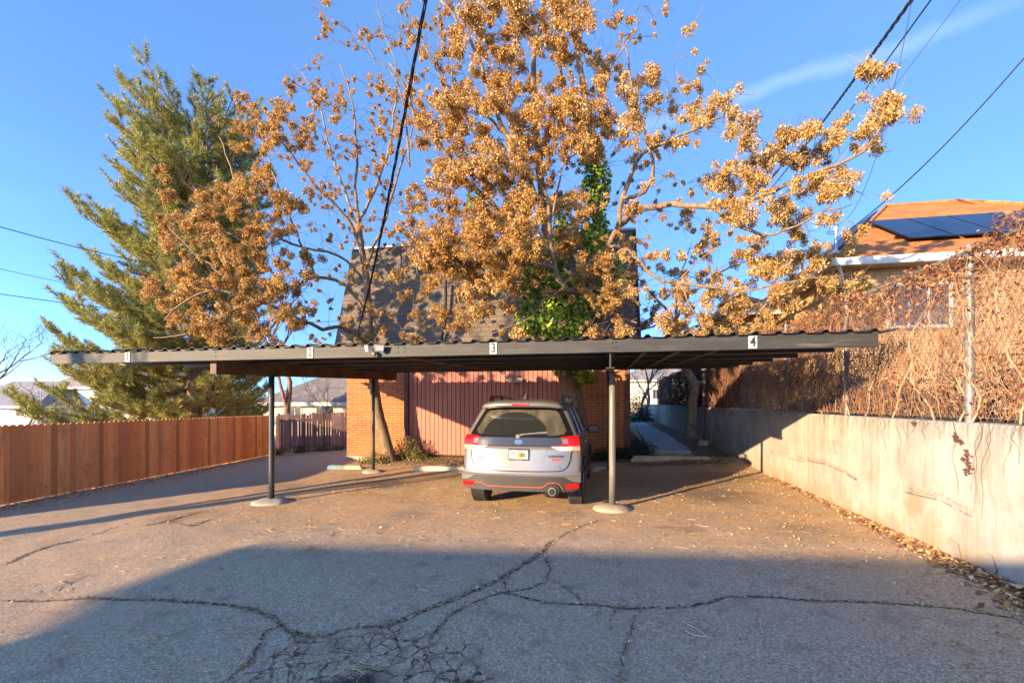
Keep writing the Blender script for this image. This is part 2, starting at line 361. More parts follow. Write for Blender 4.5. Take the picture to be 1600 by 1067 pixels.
def right_wall():
    w = thing("retaining_wall", "long board-marked concrete retaining wall with rusty streaks under the vine fence", "wall", (WU, 0, 0))
    def seg(v0, v1, off, name='wall_panel', top=1.43):
        mb = MB(); n = int((v1-v0)/.3)+1; ys = np.linspace(v0, v1, n)
        zs = np.linspace(-.3, top, 8); vs = []
        prof = [(off, z) for z in zs[:-1]]+[(off+.004, top-.02), (off+.02, top), (.24, top), (.24, -.3)]
        for y in ys:
            for (x, z) in prof:
                b = .006*mnoise.noise(Vector((y*1.3, z*1.5, 0))) if x < .1 else 0
                vs.append((x+b, y, z+(.006*mnoise.noise(Vector((y*2, 4, 4))) if z > 1.3 else 0)))
        k = len(prof); fs = [(i*k+j, (i+1)*k+j, (i+1)*k+j+1, i*k+j+1) for i in range(n-1) for j in range(k-1)]
        fs += [tuple(range(k))[::-1][::-1], tuple((n-1)*k+j for j in range(k))[::-1]]
        mb.add(vs, fs); return mb.build(name, M_CWALL, w)
    seg(-6, 10.0, 0); seg(10.004, 16.6, .012); seg(16.604, 46, .0, top=1.45)
    # dark tyre scuffs
    ms = simple("scuff", (.16,.135,.11), .9)
    for line in ([(1205,704),(1240,715),(1262,720)], [(1262,716),(1290,722),(1320,735),(1344,749)], [(1412,763),(1440,770),(1470,776),(1500,792),(1525,803)]):
        for k in range(11 if line[0][0] == 1262 else 8):
            mb = MB(); vs = []; dz = random.uniform(-.045, .045); q = []
            for (px, py) in line:
                t = (px-800)/FPX; Z = WU/(CT*t-ST); q.append((ST*t*Z+CT*Z, EYE+(HOR-py)/FPX*Z+dz))
            pts = []
            for a, b in zip(q, q[1:]):
                pts += [(a[0]+(b[0]-a[0])*i/6, a[1]+(b[1]-a[1])*i/6) for i in range(6)]
            for i in range(len(pts)-1):
                if random.random() < .42: continue
                a, b = pts[i], pts[i+1]; h = random.uniform(.001, .0028)
                mb.add([(-.010, a[0], a[1]-h), (-.010, b[0], b[1]-h), (-.010, b[0], b[1]+h), (-.010, a[0], a[1]+h)], [(3,2,1,0)])
            if mb.v: mb.build("scuff_mark", ms, w)
    # spalled patch and its crack
    mp = concrete("spalled_concrete", (.36,.33,.28), .9)
    mb = MB(); cs = []
    for (px, py) in ((1472,866),(1480,845),(1486,838),(1492,846),(1500,850),(1502,862),(1506,884),(1512,900),(1490,890),(1478,882)):
        t = (px-800)/FPX; Z = WU/(CT*t-ST); cs.append((-.012, ST*t*Z+CT*Z, EYE+(HOR-py)/FPX*Z))
    cs = [(c[0]+random.uniform(-.004,.004), c[1], c[2]) for c in cs]; cy = sum(c[1] for c in cs)/len(cs); cz = sum(c[2] for c in cs)/len(cs)
    vs = cs+[(-.004, cy, cz)]; mb.add(vs, [(i, (i+1) % len(cs), len(cs)) for i in range(len(cs))]); mb.build("spalled_patch", mp, w)
    mk = MB(); q = []
    for (px, py) in ((1543,864),(1552,868),(1556,880),(1559,892),(1552,902)):
        t = (px-800)/FPX; Z = WU/(CT*t-ST); q.append(Vector((-.009, ST*t*Z+CT*Z, EYE+(HOR-py)/FPX*Z)))
    mk.tube(q, [.001,.002,.004,.006,.003], 4); mk.build("wall_crack", ms, w)
right_wall()
# raised neighbouring yard
def yard():
    t = NT("yard_soil", rough=1); t.set('Base Color', t.ramp(t.noise(5, 6, .7), [(.3, (.10, .07, .045)), (.5, (.22, .15, .08)), (.7, (.34, .22, .11))])); t.set('Normal', t.bump(t.noise(12, 5), .6, .04))
    mb = MB(); mb.box((WU+.24, -6, .3), (60, 80, 1.36)); tag(mb.build("neighbour_terrain", t.m), kind='structure')
yard()
# path
def path():
    i = 0; v = 13.75
    cx = lambda v: 1.72+(v-14)*.030
    while v < 46:
        L = 1.5; mb = MB(); a, b = v+.012, v+L-.012; z = max(gz(1.7, v), gz(1.7, v+L))+.03+random.uniform(-.008, .008)
        w = .56
        mb.add([(cx(a)-w, a, z), (cx(a)+w, a, z), (cx(b)+w, b, z), (cx(b)-w, b, z), (cx(a)-w, a, z-.16), (cx(a)+w, a, z-.16), (cx(b)+w, b, z-.16), (cx(b)-w, b, z-.16)],
               [(0,1,2,3), (4,5,1,0), (5,6,2,1), (6,7,3,2), (7,4,0,3)])
        o = mb.build("path", M_PATH, bevel=.012); tag(o, kind='structure'); v += L; i += 1
path()
# soil beds in front of and beside the building
def beds():
    t = NT("bed_soil", rough=1); t.set('Base Color', t.ramp(t.noise(14, 6, .75), [(.3, (.055, .038, .026)), (.5, (.16, .11, .065)), (.68, (.34, .24, .13))])); t.set('Normal', t.bump(t.noise(30, 5), .8, .03))
    def bed(u0, u1, v0, v1, name):
        mb = MB(); nu = max(2, int((u1-u0)/.25)); nv = max(2, int((v1-v0)/.25)); vs = []
        for j in range(nv+1):
            for i in range(nu+1):
                u = u0+(u1-u0)*i/nu; v = v0+(v1-v0)*j/nv; e = min(i, nu-i, j, nv-j)
                vs.append((u, v, gz(u, v)+(-.03 if e == 0 else .035+.03*mnoise.noise(Vector((u*2, v*2, 1))))))
        mb.add(vs, [(j*(nu+1)+i, j*(nu+1)+i+1, (j+1)*(nu+1)+i+1, (j+1)*(nu+1)+i) for j in range(nv) for i in range(nu)])
        tag(mb.build(name, t.m, smooth=True), kind='structure')
    bed(-7.0, .8, 12.55, 13.85, "planting_bed_ground"); bed(.66, 1.3, 13.85, 40, "path_verge_ground"); bed(2.25, 3.42, 13.3, 44, "path_verge_ground")
beds()
# ================================================================ CARPORT
def black_steel():
    t = NT("black_painted_metal", rough=.5); n = t.noise(5, 6, .7, v=t.map((1, 1, 1)))
    t.set('Base Color', t.ramp(n, [(.35, (.018,.018,.018)), (.6, (.03,.03,.028)), (.8, (.06,.05,.04))])); t.set('Roughness', t.rng(n, .3, .7, .4, .75)); return t.m
M_BLK = black_steel()
def fascia_mat():
    t = NT("weathered_black_board", rough=.7)
    n = t.noise(1, 7, .7, v=t.map((1.6, 6, 14))); n2 = t.noise(1, 6, .7, v=t.map((.9, 3, 9), (4, 2, 1)))
    c = t.ramp(n, [(.3, (.016,.017,.015)), (.55, (.028,.028,.024)), (.8, (.06,.056,.045))])
    c = t.mix(t.rng(n2, .58, .72, 0, .6), c, (.13,.118,.092)); c = t.mix(t.rng(t.noise(3.3, 6, .75), .62, .72, 0, .7), c, (.14,.065,.03))
    t.set('Base Color', c); t.set('Roughness', .62); t.set('Normal', t.bump(n, .25, .004)); return t.m
M_FAS = fascia_mat()
M_BRN = simple("brown_stained_wood", (.10,.055,.032), .7, var=.5, scale=3)
M_PURL = simple("dark_purlin", (.06,.050,.042), .6, var=.4, scale=3)
M_WHITE = simple("white_plate", (.50,.49,.45), .5, var=.08); M_INK = simple("black_print", (.015,.014,.013), .6)
RS = .0315                                       # roof rises towards the back
CP_L, CP_R, V0, V1 = -8.86, 2.96, 5.95, 12.35
def rz(v): return 2.42+RS*(v-V0)                # underside of the metal sheet
def carport():
    c = thing("carport", "long low black carport with corrugated roof and stall numbers one to four", "carport", (0, 9, 0))
    ox, oy = 0, -9
    def B(mb, name, mat, **k):
        mb.v = [(x, y-9, z) for x, y, z in mb.v]; return mb.build(name, mat, c, **k)
    # corrugated sheet
    per = .243; prof = []; u = CP_L-.10
    while u < CP_R+.12:
        prof += [(u, 0), (u+.15, 0), (u+.178, .030), (u+.212, .034)]; u += per
    vs = []; n = len(prof)
    vv = [V0-.07]+[V0+.6*i for i in range(1, 11)]+[V1+.06]
    for v in vv:
        for (a, h) in prof:
            dz = .004*mnoise.noise(Vector((a*1.7, v*.5, 2)))+(.006*mnoise.noise(Vector((a*5, 1, 2))) if v < V0 else 0)
            vs.append((a, v, rz(v)+h+dz))
    m = len(vs); vs += [(x, y, z-.004) for x, y, z in vs]
    mb = MB(); fs = []
    for j in range(len(vv)-1):
        for i in range(n-1):
            a = j*n+i; fs += [(a, a+1, a+n+1, a+n), (m+a, m+a+n, m+a+n+1, m+a+1)]
    for i in range(n-1): fs += [(i, m+i, m+i+1, i+1), ((len(vv)-1)*n+i+1, m+(len(vv)-1)*n+i+1, m+(len(vv)-1)*n+i, (len(vv)-1)*n+i)]
    mb.add(vs, fs)
    t = NT("roof_sheet", rough=.45, metal=.3); nn = t.noise(3, 6, .7); t.set('Base Color', t.ramp(nn, [(.4, (.022,.021,.02)), (.62, (.05,.042,.035)), (.75, (.16,.09,.05))])); 
    B(mb, "roof_sheet", t.m)
    # front fascia board
    fh = .168; mb = MB(); nseg = 40; us = np.linspace(CP_L, CP_R, nseg+1); vs = []
    for u in us:
        zt = rz(V0)-.004-.006*abs(mnoise.noise(Vector((u*1.1, 0, 0))))
        vs += [(u, V0-.02, zt-fh), (u, V0-.02, zt), (u, V0+.02, zt), (u, V0+.02, zt-fh)]
    fs = [(4*i+k, 4*i+(k+1) % 4, 4*(i+1)+(k+1) % 4, 4*(i+1)+k) for i in range(nseg) for k in range(4)]+[(0,1,2,3)[::-1], (4*nseg, 4*nseg+1, 4*nseg+2, 4*nseg+3)]
    mb.add(vs, [f[::-1] for f in fs]); B(mb, "fascia_board", M_FAS, bevel=.003)
    # purlins running across
    for i, v in enumerate((6.94, 8.15, 9.29, 10.5, 11.55, 12.30)):
        mb = MB(); u0 = (CP_L+.1, -8.6, -8.7, -8.65, -8.7, CP_L+.1)[i]
        mb.box((u0, v-.02, rz(v)-.150), (CP_R-.02, v+.02, rz(v)-.003)); B(mb, "purlin", M_PURL, bevel=.003)
        mb = MB(); mb.box((u0, v-.045, rz(v)-.158), (CP_R-.02, v+.045, rz(v)-.151)); B(mb, "purlin_flange", M_PURL)
    # two main beams, I-section on the right, deep box on the left
    z0, z1 = lambda v: rz(v)-.160, lambda v: rz(v)-.37
    mb = MB(); 
    for (a, b) in ((6.06, 12.28),):
        for (w, zt, zb) in ((.055, 0, 1),):
            mb.add([(-5.89-w, a, z1(a)), (-5.89+w, a, z1(a)), (-5.89+w, a, z0(a)), (-5.89-w, a, z0(a)), (-5.89-w, b, z1(b)), (-5.89+w, b, z1(b)), (-5.89+w, b, z0(b)), (-5.89-w, b, z0(b))],
                   [(0,1,2,3),(5,4,7,6),(1,5,6,2),(4,0,3,7),(4,5,1,0),(3,2,6,7)])
    B(mb, "beam", M_BRN, bevel=.004)
    mb = MB()
    for (w, t0, t1) in ((.012, .012, -.012), (.06, -.0, .012), ):
        pass
    a, b = 5.99, 12.28
    def slab(w, f0, f1):
        mb.add([(.03-w, a, f0(a)), (.03+w, a, f0(a)), (.03+w, a, f1(a)), (.03-w, a, f1(a)), (.03-w, b, f0(b)), (.03+w, b, f0(b)), (.03+w, b, f1(b)), (.03-w, b, f1(b))],
               [(0,1,2,3),(5,4,7,6),(1,5,6,2),(4,0,3,7),(4,5,1,0),(3,2,6,7)])
    slab(.010, lambda v: z1(v)+.014, lambda v: z0(v)-.014); slab(.055, z1, lambda v: z1(v)+.013); slab(.055, lambda v: z0(v)-.013, z0)
    B(mb, "beam", M_BLK)
    # posts with cap plates and domed concrete feet
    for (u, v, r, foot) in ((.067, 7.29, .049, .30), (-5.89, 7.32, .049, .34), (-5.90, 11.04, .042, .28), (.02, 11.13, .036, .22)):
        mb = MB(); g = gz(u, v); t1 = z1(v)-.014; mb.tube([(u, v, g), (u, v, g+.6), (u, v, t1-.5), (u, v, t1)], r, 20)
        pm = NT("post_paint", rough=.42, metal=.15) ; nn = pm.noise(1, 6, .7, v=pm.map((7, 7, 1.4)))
        pm.set('Base Color', pm.ramp(nn, [(.3, (.09,.085,.075)), (.55, (.20,.185,.155)), (.8, (.32,.27,.2))]) if u > -1 and v < 8 else pm.ramp(nn, [(.35, (.025,.032,.036)), (.7, (.06,.07,.075))]))  # right front post coloured paler to paint in its sunlit highlight
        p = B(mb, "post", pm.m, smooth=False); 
        for q in p.data.polygons: q.use_smooth = len(q.vertices) == 4
        mb = MB(); mb.box((u-.085, v-.085, t1+.001-9*0), (u+.085, v+.085, t1+.012)); o = B(mb, "cap_plate", M_BLK, bevel=.002)
        mb = MB(); k = 28; rings = ((1, -.06), (.96, .02), (.8, .055), (.55, .085), (.25, .1), (0.15, .102)); vs = []
        for (f, h) in rings:
            for j in range(k):
                A = 2*math.pi*j/k; w = 1+.10*mnoise.noise(Vector((math.cos(A), math.sin(A), u))); vs.append((u+foot*f*w*math.cos(A), v+foot*f*w*math.sin(A), g+h*(.6 if v > 9 else .72)+(.012*mnoise.noise(Vector((math.cos(A)*4*f, math.sin(A)*4*f, u+5))) if 0 < h < .1 else 0)))
        mb.add(vs, [(i*k+j, i*k+(j+1) % k, (i+1)*k+(j+1) % k, (i+1)*k+j) for i in range(len(rings)-1) for j in range(k)]+[tuple((len(rings)-1)*k+j for j in range(k))])
        B(mb, "footing", M_CTAN if u > -1 else M_CONC, smooth=True)
    # light cross braces below the purlins, front to back
    for (px, m_) in ((1007, M_BRN), (1060, M_BRN), (1118, M_BRN), (628.5, M_BRN)):
        q = P(px, 545, V0+.05); mb = MB(); mb.add([], [])
        za = lambda v: rz(v)-.172
        mb.bar((q.x, V0+.03, za(V0)), (q.x, 12.25, za(12.25)), .05, .02); B(mb, "brace", m_)
    # stall number plates
    for s, px in (("1", 200), ("2", 485), ("3", 771), ("4", 1176)):
        q = P(px, 550, V0-.02); zc = rz(V0)-.09-(.0 if s != "1" else .0)
        mb = MB(); mb.box((q.x-.047, V0-.030, zc-.074), (q.x+.047, V0-.021, zc+.074)); o = B(mb, "number_plate", M_WHITE, bevel=.002)
        text_mesh(s, .165, M_INK, o, "numeral", Matrix.Translation((q.x, V0-.0325-9, zc)) @ Matrix.Rotation(R(90), 4, 'X'), .001, bold=.004, squeeze=.78)
    # bolts
    for px in (337, 622, 632, 957, 962):
        q = P(px, 550, V0-.02)
        for dz in (.05, .11): mb = MB(); mb.lathe([(.009, 0), (.009, .008), (.004, .011)], (q.x, V0-.02, rz(V0)-dz), 8, M=Matrix.Rotation(R(90), 4, 'X')); B(mb, "bolt", M_BLK)
carport()
def floodlight(name, label, p, s=1.0, tone=(.72,.68,.56)):
    """twin-head motion light: p is the wall plate centre, heads face -v"""
    m = simple("cream_plastic", tone, .45, var=.1); mg = simple("lamp_glass", (.6,.58,.5), .2, var=.1); md = simple("sensor_dark", (.18,.13,.10), .4)
    o = thing(name, label, "floodlight", p)
    mb = MB(); mb.lathe([(.052*s, 0), (.055*s, .012*s), (.048*s, .022*s)], (0, 0, 0), 16, M=Matrix.Rotation(R(90), 4, 'X')); mb.build("base_plate", m, o, smooth=False)
    for sg, w in ((-1, .075), (1, .115)):
        mb = MB(); c = Vector((sg*(.05+w*.4)*s, -.085*s, .02*s)); M = Matrix.Translation(c) @ Matrix.Rotation(sg*R(32), 4, 'Z') @ Matrix.Rotation(R(12), 4, 'X')
        ww = w*s; h0, h1 = .05*s, .042*s
        vs = [M @ Vector(q) for q in ((-ww*.62,-.05*s,-h0),(ww*.62,-.05*s,-h0),(ww*.7,-.05*s,h1+.015*s),(-ww*.7,-.05*s,h1+.015*s),(-ww*.35,.05*s,-h1*.6),(ww*.35,.05*s,-h1*.6),(ww*.35,.05*s,h1*.6),(-ww*.35,.05*s,h1*.6))]
        mb.add(vs, [(0,1,2,3),(5,4,7,6),(1,5,6,2),(4,0,3,7),(4,5,1,0),(3,2,6,7)]); h = mb.build("lamp_head", m, o, bevel=.006*s)
        mb = MB(); vs = [M @ Vector(q) for q in ((-ww*.5,-.053*s,-h0*.75),(ww*.5,-.053*s,-h0*.75),(ww*.55,-.053*s,h1),(-ww*.55,-.053*s,h1))]; mb.add(vs, [(0,1,2,3)]); mb.build("lamp_glass", mg, h)
        mb = MB(); mb.tube([(sg*.015*s, -.02*s, 0), (sg*.035*s, -.05*s, .0), c], .012*s, 8); mb.build("swivel_arm", m, o)
    mb = MB(); mb.lathe([(.012*s, -.02*s), (.034*s, -.035*s), (.036*s, -.075*s), (.026*s, -.095*s)], (0, -.07*s, -.01*s), 14); mb.build("motion_sensor", md, o, smooth=True)
    return o
q = P(588, 548, V0-.02)
floodlight("floodlight", "cream twin-head motion light on the carport edge board", (q.x, V0-.021, rz(V0)-.075), .85, (.40,.37,.30))
# ================================================================ BRICK BUILDING
BV = 13.8; BL, BR = -8.31, .63
def brick_mat(name, c1, c2, mort, axis='x', w=.305, h=.080, ms=.0095, var=.5):
    t = NT(name, rough=.9); s = t.sep(); v = t.comb(s[0] if axis == 'x' else s[1], s[2])
    br = t.brick(v, c1, c2, mort, w, h, ms)
    n = t.noise(7, 5, .7); n2 = t.noise(.9, 4)
    c = t.mix(t.math('MULTIPLY', t.rng(n, .45, .7, 0, var), 1), br[0], tuple(x*.62 for x in c1))
    c = t.mix(t.rng(n2, .4, .7, 0, .25), c, tuple(min(1, x*1.25) for x in c2))
    t.set('Base Color', c)
    hgt = t.math('ADD', t.math('MULTIPLY', br[1], -1.2), t.math('MULTIPLY', t.noise(60, 3), .35))
    t.set('Normal', t.bump(hgt, .6, .012)); return t.m
def building():
    c = thing("brick_building", "two storey orange brick building with tall shingled mansard roof behind the carport", "building", (BL, BV, 0))
    def B(mb, name, mat, **k):
        o = mb.build(name, mat, None, **k); o.parent = c; o.matrix_parent_inverse = Matrix.Translation((-BL, -BV, 0)); return o
    mf = brick_mat("orange_brick", (.42,.145,.052), (.50,.195,.072), (.10,.045,.026)); ms_ = brick_mat("orange_brick_side", (.32,.17,.075), (.38,.22,.10), (.15,.085,.05), 'y')
    ZT = 2.95; back = 30
    pL0, pL1 = P(632, 650, BV).x, P(638.5, 650, BV).x
    pR = P(905, 650, BV).x; rp0 = P(976, 650, BV).x
    for (a, b) in ((BL, pL0), (pR, rp0)):
        mb = MB(); mb.box((a, BV, -.45), (b, BV+.25, ZT)); B(mb, "brick_wall", mf)
    mb = MB(); mb.box((BL, BV+.252, -.45), (BL+.25, back, ZT)); mb.box((BR-.25, BV+.252, -.45), (BR-.03, back, ZT)); mb.box((BL+.25, back-.25, -.45), (BR-.25, back, ZT)); B(mb, "side_wall", ms_)
    mt = NT("maroon_trim", rough=.6); mt.set('Base Color', mt.ramp(mt.noise(4, 5), [(.3, (.085,.028,.022)), (.7, (.13,.045,.035))]))
    for (a, b) in ((pL0+.002, pL1), (rp0+.002, BR)):
        mb = MB(); mb.box((a, BV-.05, -.3), (b, BV+.2, ZT)); B(mb, "corner_post", mt.m, bevel=.006)
    # board panels with real grooves
    t = NT("terracotta_boards", rough=.75); n = t.noise(1, 6, .65, v=t.map((9, 1, .7))); t.set('Base Color', t.ramp(n, [(.3, (.33,.125,.088)), (.6, (.42,.17,.12)), (.8, (.47,.22,.16))])); t.set('Normal', t.bump(n, .1, .004))
    mb = MB(); u = pL1+.004; k = 0
    zb = gz(-4, 13.8)+.10
    while u < pR-.02:
        w = min(.142, pR-u); d = (0, .003, 0, -.003)[k % 4]; mb.box((u, BV+.02+d, zb), (u+w-.017, BV+.05, ZT)); u += w; k += 1
    B(mb, "board_panel", t.m, bevel=.002)
    mb = MB(); mb.box((pL1+.002, BV+.051, -.3), (pR-.002, BV+.24, ZT)); B(mb, "panel_backing", simple("dark_gap", (.05,.02,.015), .9))
    mb = MB(); mb.box((BL-.02, BV-.10, -.45), (pR+.3, BV-.002, gz(-6, BV)+.06)); B(mb, "plinth", M_CTAN, bevel=.01)
    # mansard roof: four sloped faces of shingles
    def shing(axis):
        t = NT("shingle_"+axis, rough=.95); s = t.sep(); vv = t.comb(s[0] if axis == 'x' else s[1], s[2])
        br = t.brick(vv, (.145,.118,.092), (.165,.135,.106), (.095,.078,.063), .235, .150, .008, off=.37)  # darker mortar tone paints the shadow gaps between shingle tabs
        n = t.noise(2.2, 5, .6); cc = t.mix(t.rng(n, .4, .7, 0, .5), br[0], (.092,.073,.058)); cc = t.mix(t.rng(t.noise(40, 4, .7), .5, .8, 0, .45), cc, (.23,.19,.15))
        t.set('Base Color', cc)
        fr = t.math('FRACT', t.math('MULTIPLY', s[2], 1/.15))
        t.set('Normal', t.bump(t.math('ADD', t.math('MULTIPLY', br[1], -1), t.math('MULTIPLY', fr, -.35)), .7, .02)); return t.m
    f, s_ = shing('x'), shing('y')
    z0, z1, ov = 2.98, 6.78, .30; ins = .75; insx = .10
    a0 = (BL-ov, BV-.38, z0); b0 = (BR+.25, BV-.38, z0); c0 = (BR+.25, back+.3, z0); d0 = (BL-ov, back+.3, z0)
    a1 = (BL-ov+insx, BV-.38+ins+.3, z1); b1 = (BR+.25-insx, BV-.38+ins+.3, z1); c1 = (BR+.25-insx, back-.3, z1); d1 = (BL-ov+insx, back-.3, z1)
    mb = MB(); mb.add([a0, b0, b1, a1, c0, d0, d1, c1], [(0,1,2,3), (4,5,6,7), (1,4,7,2), (5,0,3,6), (3,2,7,6), (0,5,4,1)], 0)
    mb.m = [0, 0, 1, 1, 0, 0]; B(mb, "mansard_roof", [f, s_])
    mb = MB(); mb.box((a1[0]-.04, a1[1]-.05, z1+.002), (b1[0]+.04, c1[1]+.04, z1+.07)); B(mb, "roof_cap", simple("pale_metal", (.42,.42,.42), .4, .4), bevel=.01)
    mb = MB(); mb.box((BL-ov-.02, BV-.42, z0-.16), (BR+.27, BV-.385, z0+.06)); B(mb, "eave_board", mt.m)
    # gutter downpipe on the shingles
    mp = simple("black_pipe", (.02,.02,.022), .4); mb = MB()
    A = P(697, 400, BV+.25); Bq = P(697, 500, BV-.15); Cq = P(690, 530, BV-.3)
    mb.tube([A+Vector((0, -.02, 0)), Bq+Vector((0, -.05, 0)), Cq+Vector((0, -.08, -.1))], .045, 10); B(mb, "downpipe", mp)
    # diagonal roof ridge trim seen at the right end: dark metal corner cap
    mb = MB(); mb.tube([Vector(b0)+Vector((.0, -.0, 0)), Vector(b1)], .05, 8); B(mb, "corner_cap", mp)
    return c
building()
q = P(806, 595, BV+.02)
floodlight("floodlight", "pale twin-head security light high on the red board panels", (q.x, BV+.02, q.z), 1.25, (.62,.58,.5))
# ================================================================ FENCES
def wood(name, c, var=.35, dark=(.1,.04,.02)):
    t = NT(name, rough=.8); g = t.noise(1, 6, .65, v=t.map((14, 14, 1.1))); isl = t.island()
    a = t.ramp(isl, [(0, tuple(x*(1-var) for x in c)), (.5, c), (1, tuple(min(1, x*(1+var)) for x in c))])
    a = t.mix(t.rng(g, .5, .72, 0, .6), a, tuple(x*.5 for x in c)); isl2 = t.math('FRACT', t.math('MULTIPLY', isl, 17.3)); a = t.mix(t.rng(isl2, .6, 1, 0, .55), a, tuple(.55*x+.12 for x in c)); a = t.mix(t.math('MULTIPLY', t.rng(t.noise(2.3, 5, .7), .5, .7), .5), a, tuple(x*.55 for x in c)); kn = t.rng(t.voro(3.1, v=t.map((1.6, 1.6, 1))), .10, .05, 0, .8); a = t.mix(kn, a, dark)
    z = t.sep()[2]; a = t.mix(t.math('MULTIPLY', t.rng(z, .0, -.38, 0, .0), 1), a, dark)
    t.set('Base Color', a); t.set('Normal', t.bump(g, .2, .005)); return t.m
def picket_fence(name, label, p0, p1, h, w, gap, m, dog=True, zoff=0, jz=.009, lean=0, skip=0, back=1, bay=2.4, hj=0):
    p0, p1 = Vector(p0), Vector(p1); d = (p1-p0); L = d.length; d.normalize(); nrm = Vector((d.y, -d.x, 0))
    c = thing(name, label, "fence", (p0.x, p0.y, 0))
    s = 0; bays = {}
    while s < L:
        b = int(s/bay); bays.setdefault(b, MB()); ww = w*random.uniform(.82, 1.08)
        if random.random() >= skip:
            o = p0+d*s; g = gz(o.x, o.y)+zoff; H = h+random.uniform(-jz, jz)+(random.uniform(-hj, 0)); th = .017; off = nrm*random.uniform(-.003, .003); ln = d*random.uniform(-lean, lean)
            e = ww*.28 if dog else 0
            prof = [(0, .02), (ww, .02), (ww, H-e*.9), (ww-e, H), (e, H), (0, H-e*.9)] if dog else [(0, .02), (ww, .02), (ww, H-.02*random.random()), (0, H)]
            n = len(prof); vs = []
            for sd in (0, 1):
                for (x, z) in prof: q = o+off+d*x+nrm*(th*sd)+ln*(z/h); vs.append((q.x, q.y, g+z))
            bays[b].add(vs, [tuple(range(n))[::-1], tuple(range(n, 2*n))]+[(i, (i+1) % n, n+(i+1) % n, n+i) for i in range(n)])
        s += ww+gap*random.uniform(.3, 1.7)
    for b in bays.values():
        o = b.build("picket_panel", m, c); o.matrix_parent_inverse = Matrix.Translation((-p0.x, -p0.y, 0))
    s = 0
    while s <= L+.01:
        o = p0+d*s-nrm*.06*back; g = gz(o.x, o.y)+zoff; mb = MB(); mb.box((-.045, -.045, 0), (.045, .045, h-.08), M=Matrix.Translation((o.x, o.y, g)) @ Matrix.Rotation(math.atan2(d.y, d.x), 4, 'Z'))
        q = mb.build("post", m, c); q.matrix_parent_inverse = Matrix.Translation((-p0.x, -p0.y, 0)); s += bay
    for z in (.25, h-.3):
        mb = MB(); a, b = p0-nrm*.03*back, p1-nrm*.03*back; mb.bar((a.x, a.y, gz(a.x, a.y)+z+zoff), (b.x, b.y, gz(b.x, b.y)+z+zoff), .035, .085); q = mb.build("rail", m, c); q.matrix_parent_inverse = Matrix.Translation((-p0.x, -p0.y, 0))
    return c
M_CEDAR = wood("cedar_stain", (.88,.33,.11), .45)
M_OLD = wood("old_grey_boards", (.15,.083,.078), .6, (.04,.02,.02))
picket_fence("cedar_fence", "bright orange stained dog-ear picket fence along the driveway", (-12.98, 16.02, 0), (-11.25, 4.6, 0), 1.58, .136, .004, M_CEDAR, back=-1)
picket_fence("old_plank_fence", "weathered grey-maroon plank fence behind the drive, beyond the orange pickets", (-12.9, 16.35, 0), (-9.9, 18.4, 0), 1.62, .105, .006, M_OLD, dog=False, jz=.04, lean=.008, back=1, hj=.05)
# chain link fence on the wall
M_GALV = simple("galvanised_steel", (.21,.205,.20), .55, .3, var=.3, scale=20)
FU = WU+.09; F0, F1 = 3.0, 34.0; FH = 1.72
def chainlink():
    c = thing("chain_link_fence", "galvanised chain link fence on top of the concrete wall, overgrown with vines", "fence", (FU, 0, 1.43))
    mb = MB(); s = .078; r = .0026
    # diagonal wires, drawn as flattened zigzags so that the mesh has depth
    n0 = int((F1-F0)/s); H = FH-.05; V = []; F = []
    def wire(a, b, off):
        A = np.array([off, a[0], a[1]]); Bq = np.array([off, b[0], b[1]]); d = Bq-A; d = d/np.linalg.norm(d); n1 = np.array([1, 0, 0]); n2 = np.cross(d, n1); o = len(V)
        rr = r if a[0] < 12 else r*1.5
        for p in (A, Bq):
            for k in range(3):
                t = 2*math.pi*k/3; V.append(p+(n1*math.cos(t)+n2*math.sin(t))*rr)
        for k in range(3): F.append((o+k, o+(k+1) % 3, o+3+(k+1) % 3, o+3+k))
    v = F0
    while v < F1:
        st = s if v < 18 else s*1.6
        wire((v, .02), (min(v+H*.62, F1+1), .02+H), -.003); wire((v+H*.62, .02), (v, .02+H), .003); v += st
    o = np_mesh("wire_mesh", np.array(V), np.array(F), M_GALV, c)
    v = 5.41; 
    while v < F1:
        mb = MB(); R_ = .038 if v < 7 else .030; mb.tube([(0, v, -.02), (0, v, FH)], R_, 14); mb.lathe([(R_+.006, FH), (R_+.006, FH+.02), (.012, FH+.045)], (0, v, 0), 12); p = mb.build("post", M_GALV, c, smooth=False)
        v += 2.42
    for z in (FH-.03,):
        mb = MB(); mb.tube([(0, F0, z), (0, F1, z)], .02, 10); mb.build("top_rail", M_GALV, c)
    mb = MB(); mb.tube([(0, F0, .05), (0, F1, .04)], .004, 5); mb.build("tension_wire", M_GALV, c)
chainlink()
# ================================================================ HOUSES
def hip_roof(mb, x0, x1, y0, y1, z, h, ins_l, ins_r, ry=None, gl=False, gr=False):
    ym = (y0+y1)/2 if ry is None else ry
    v = [(x0,y0,z),(x1,y0,z),(x1,y1,z),(x0,y1,z),(x0+ins_l,ym,z+h),(x1-ins_r,ym,z+h)]
    mb.add(v, [(0,1,5,4),(1,2,5),(2,3,4,5),(3,0,4),(3,2,1,0)])
def roof_mat(name, c1, c2, axis='x', row=.14, w=.3):
    t = NT(name, rough=.9); s = t.sep(); br = t.brick(t.comb(s[0] if axis == 'x' else s[1], s[2]), c1, c2, tuple(x*.45 for x in c1), w, row*.5, .006, off=.4)
    n = t.noise(1, 5, .6, v=t.map((1.5, 1.5, 9))); t.set('Base Color', t.mix(t.rng(n, .42, .66, 0, .7), br[0], tuple(x*.6 for x in c1))); t.set('Normal', t.bump(br[1], -.5, .02)); return t.m
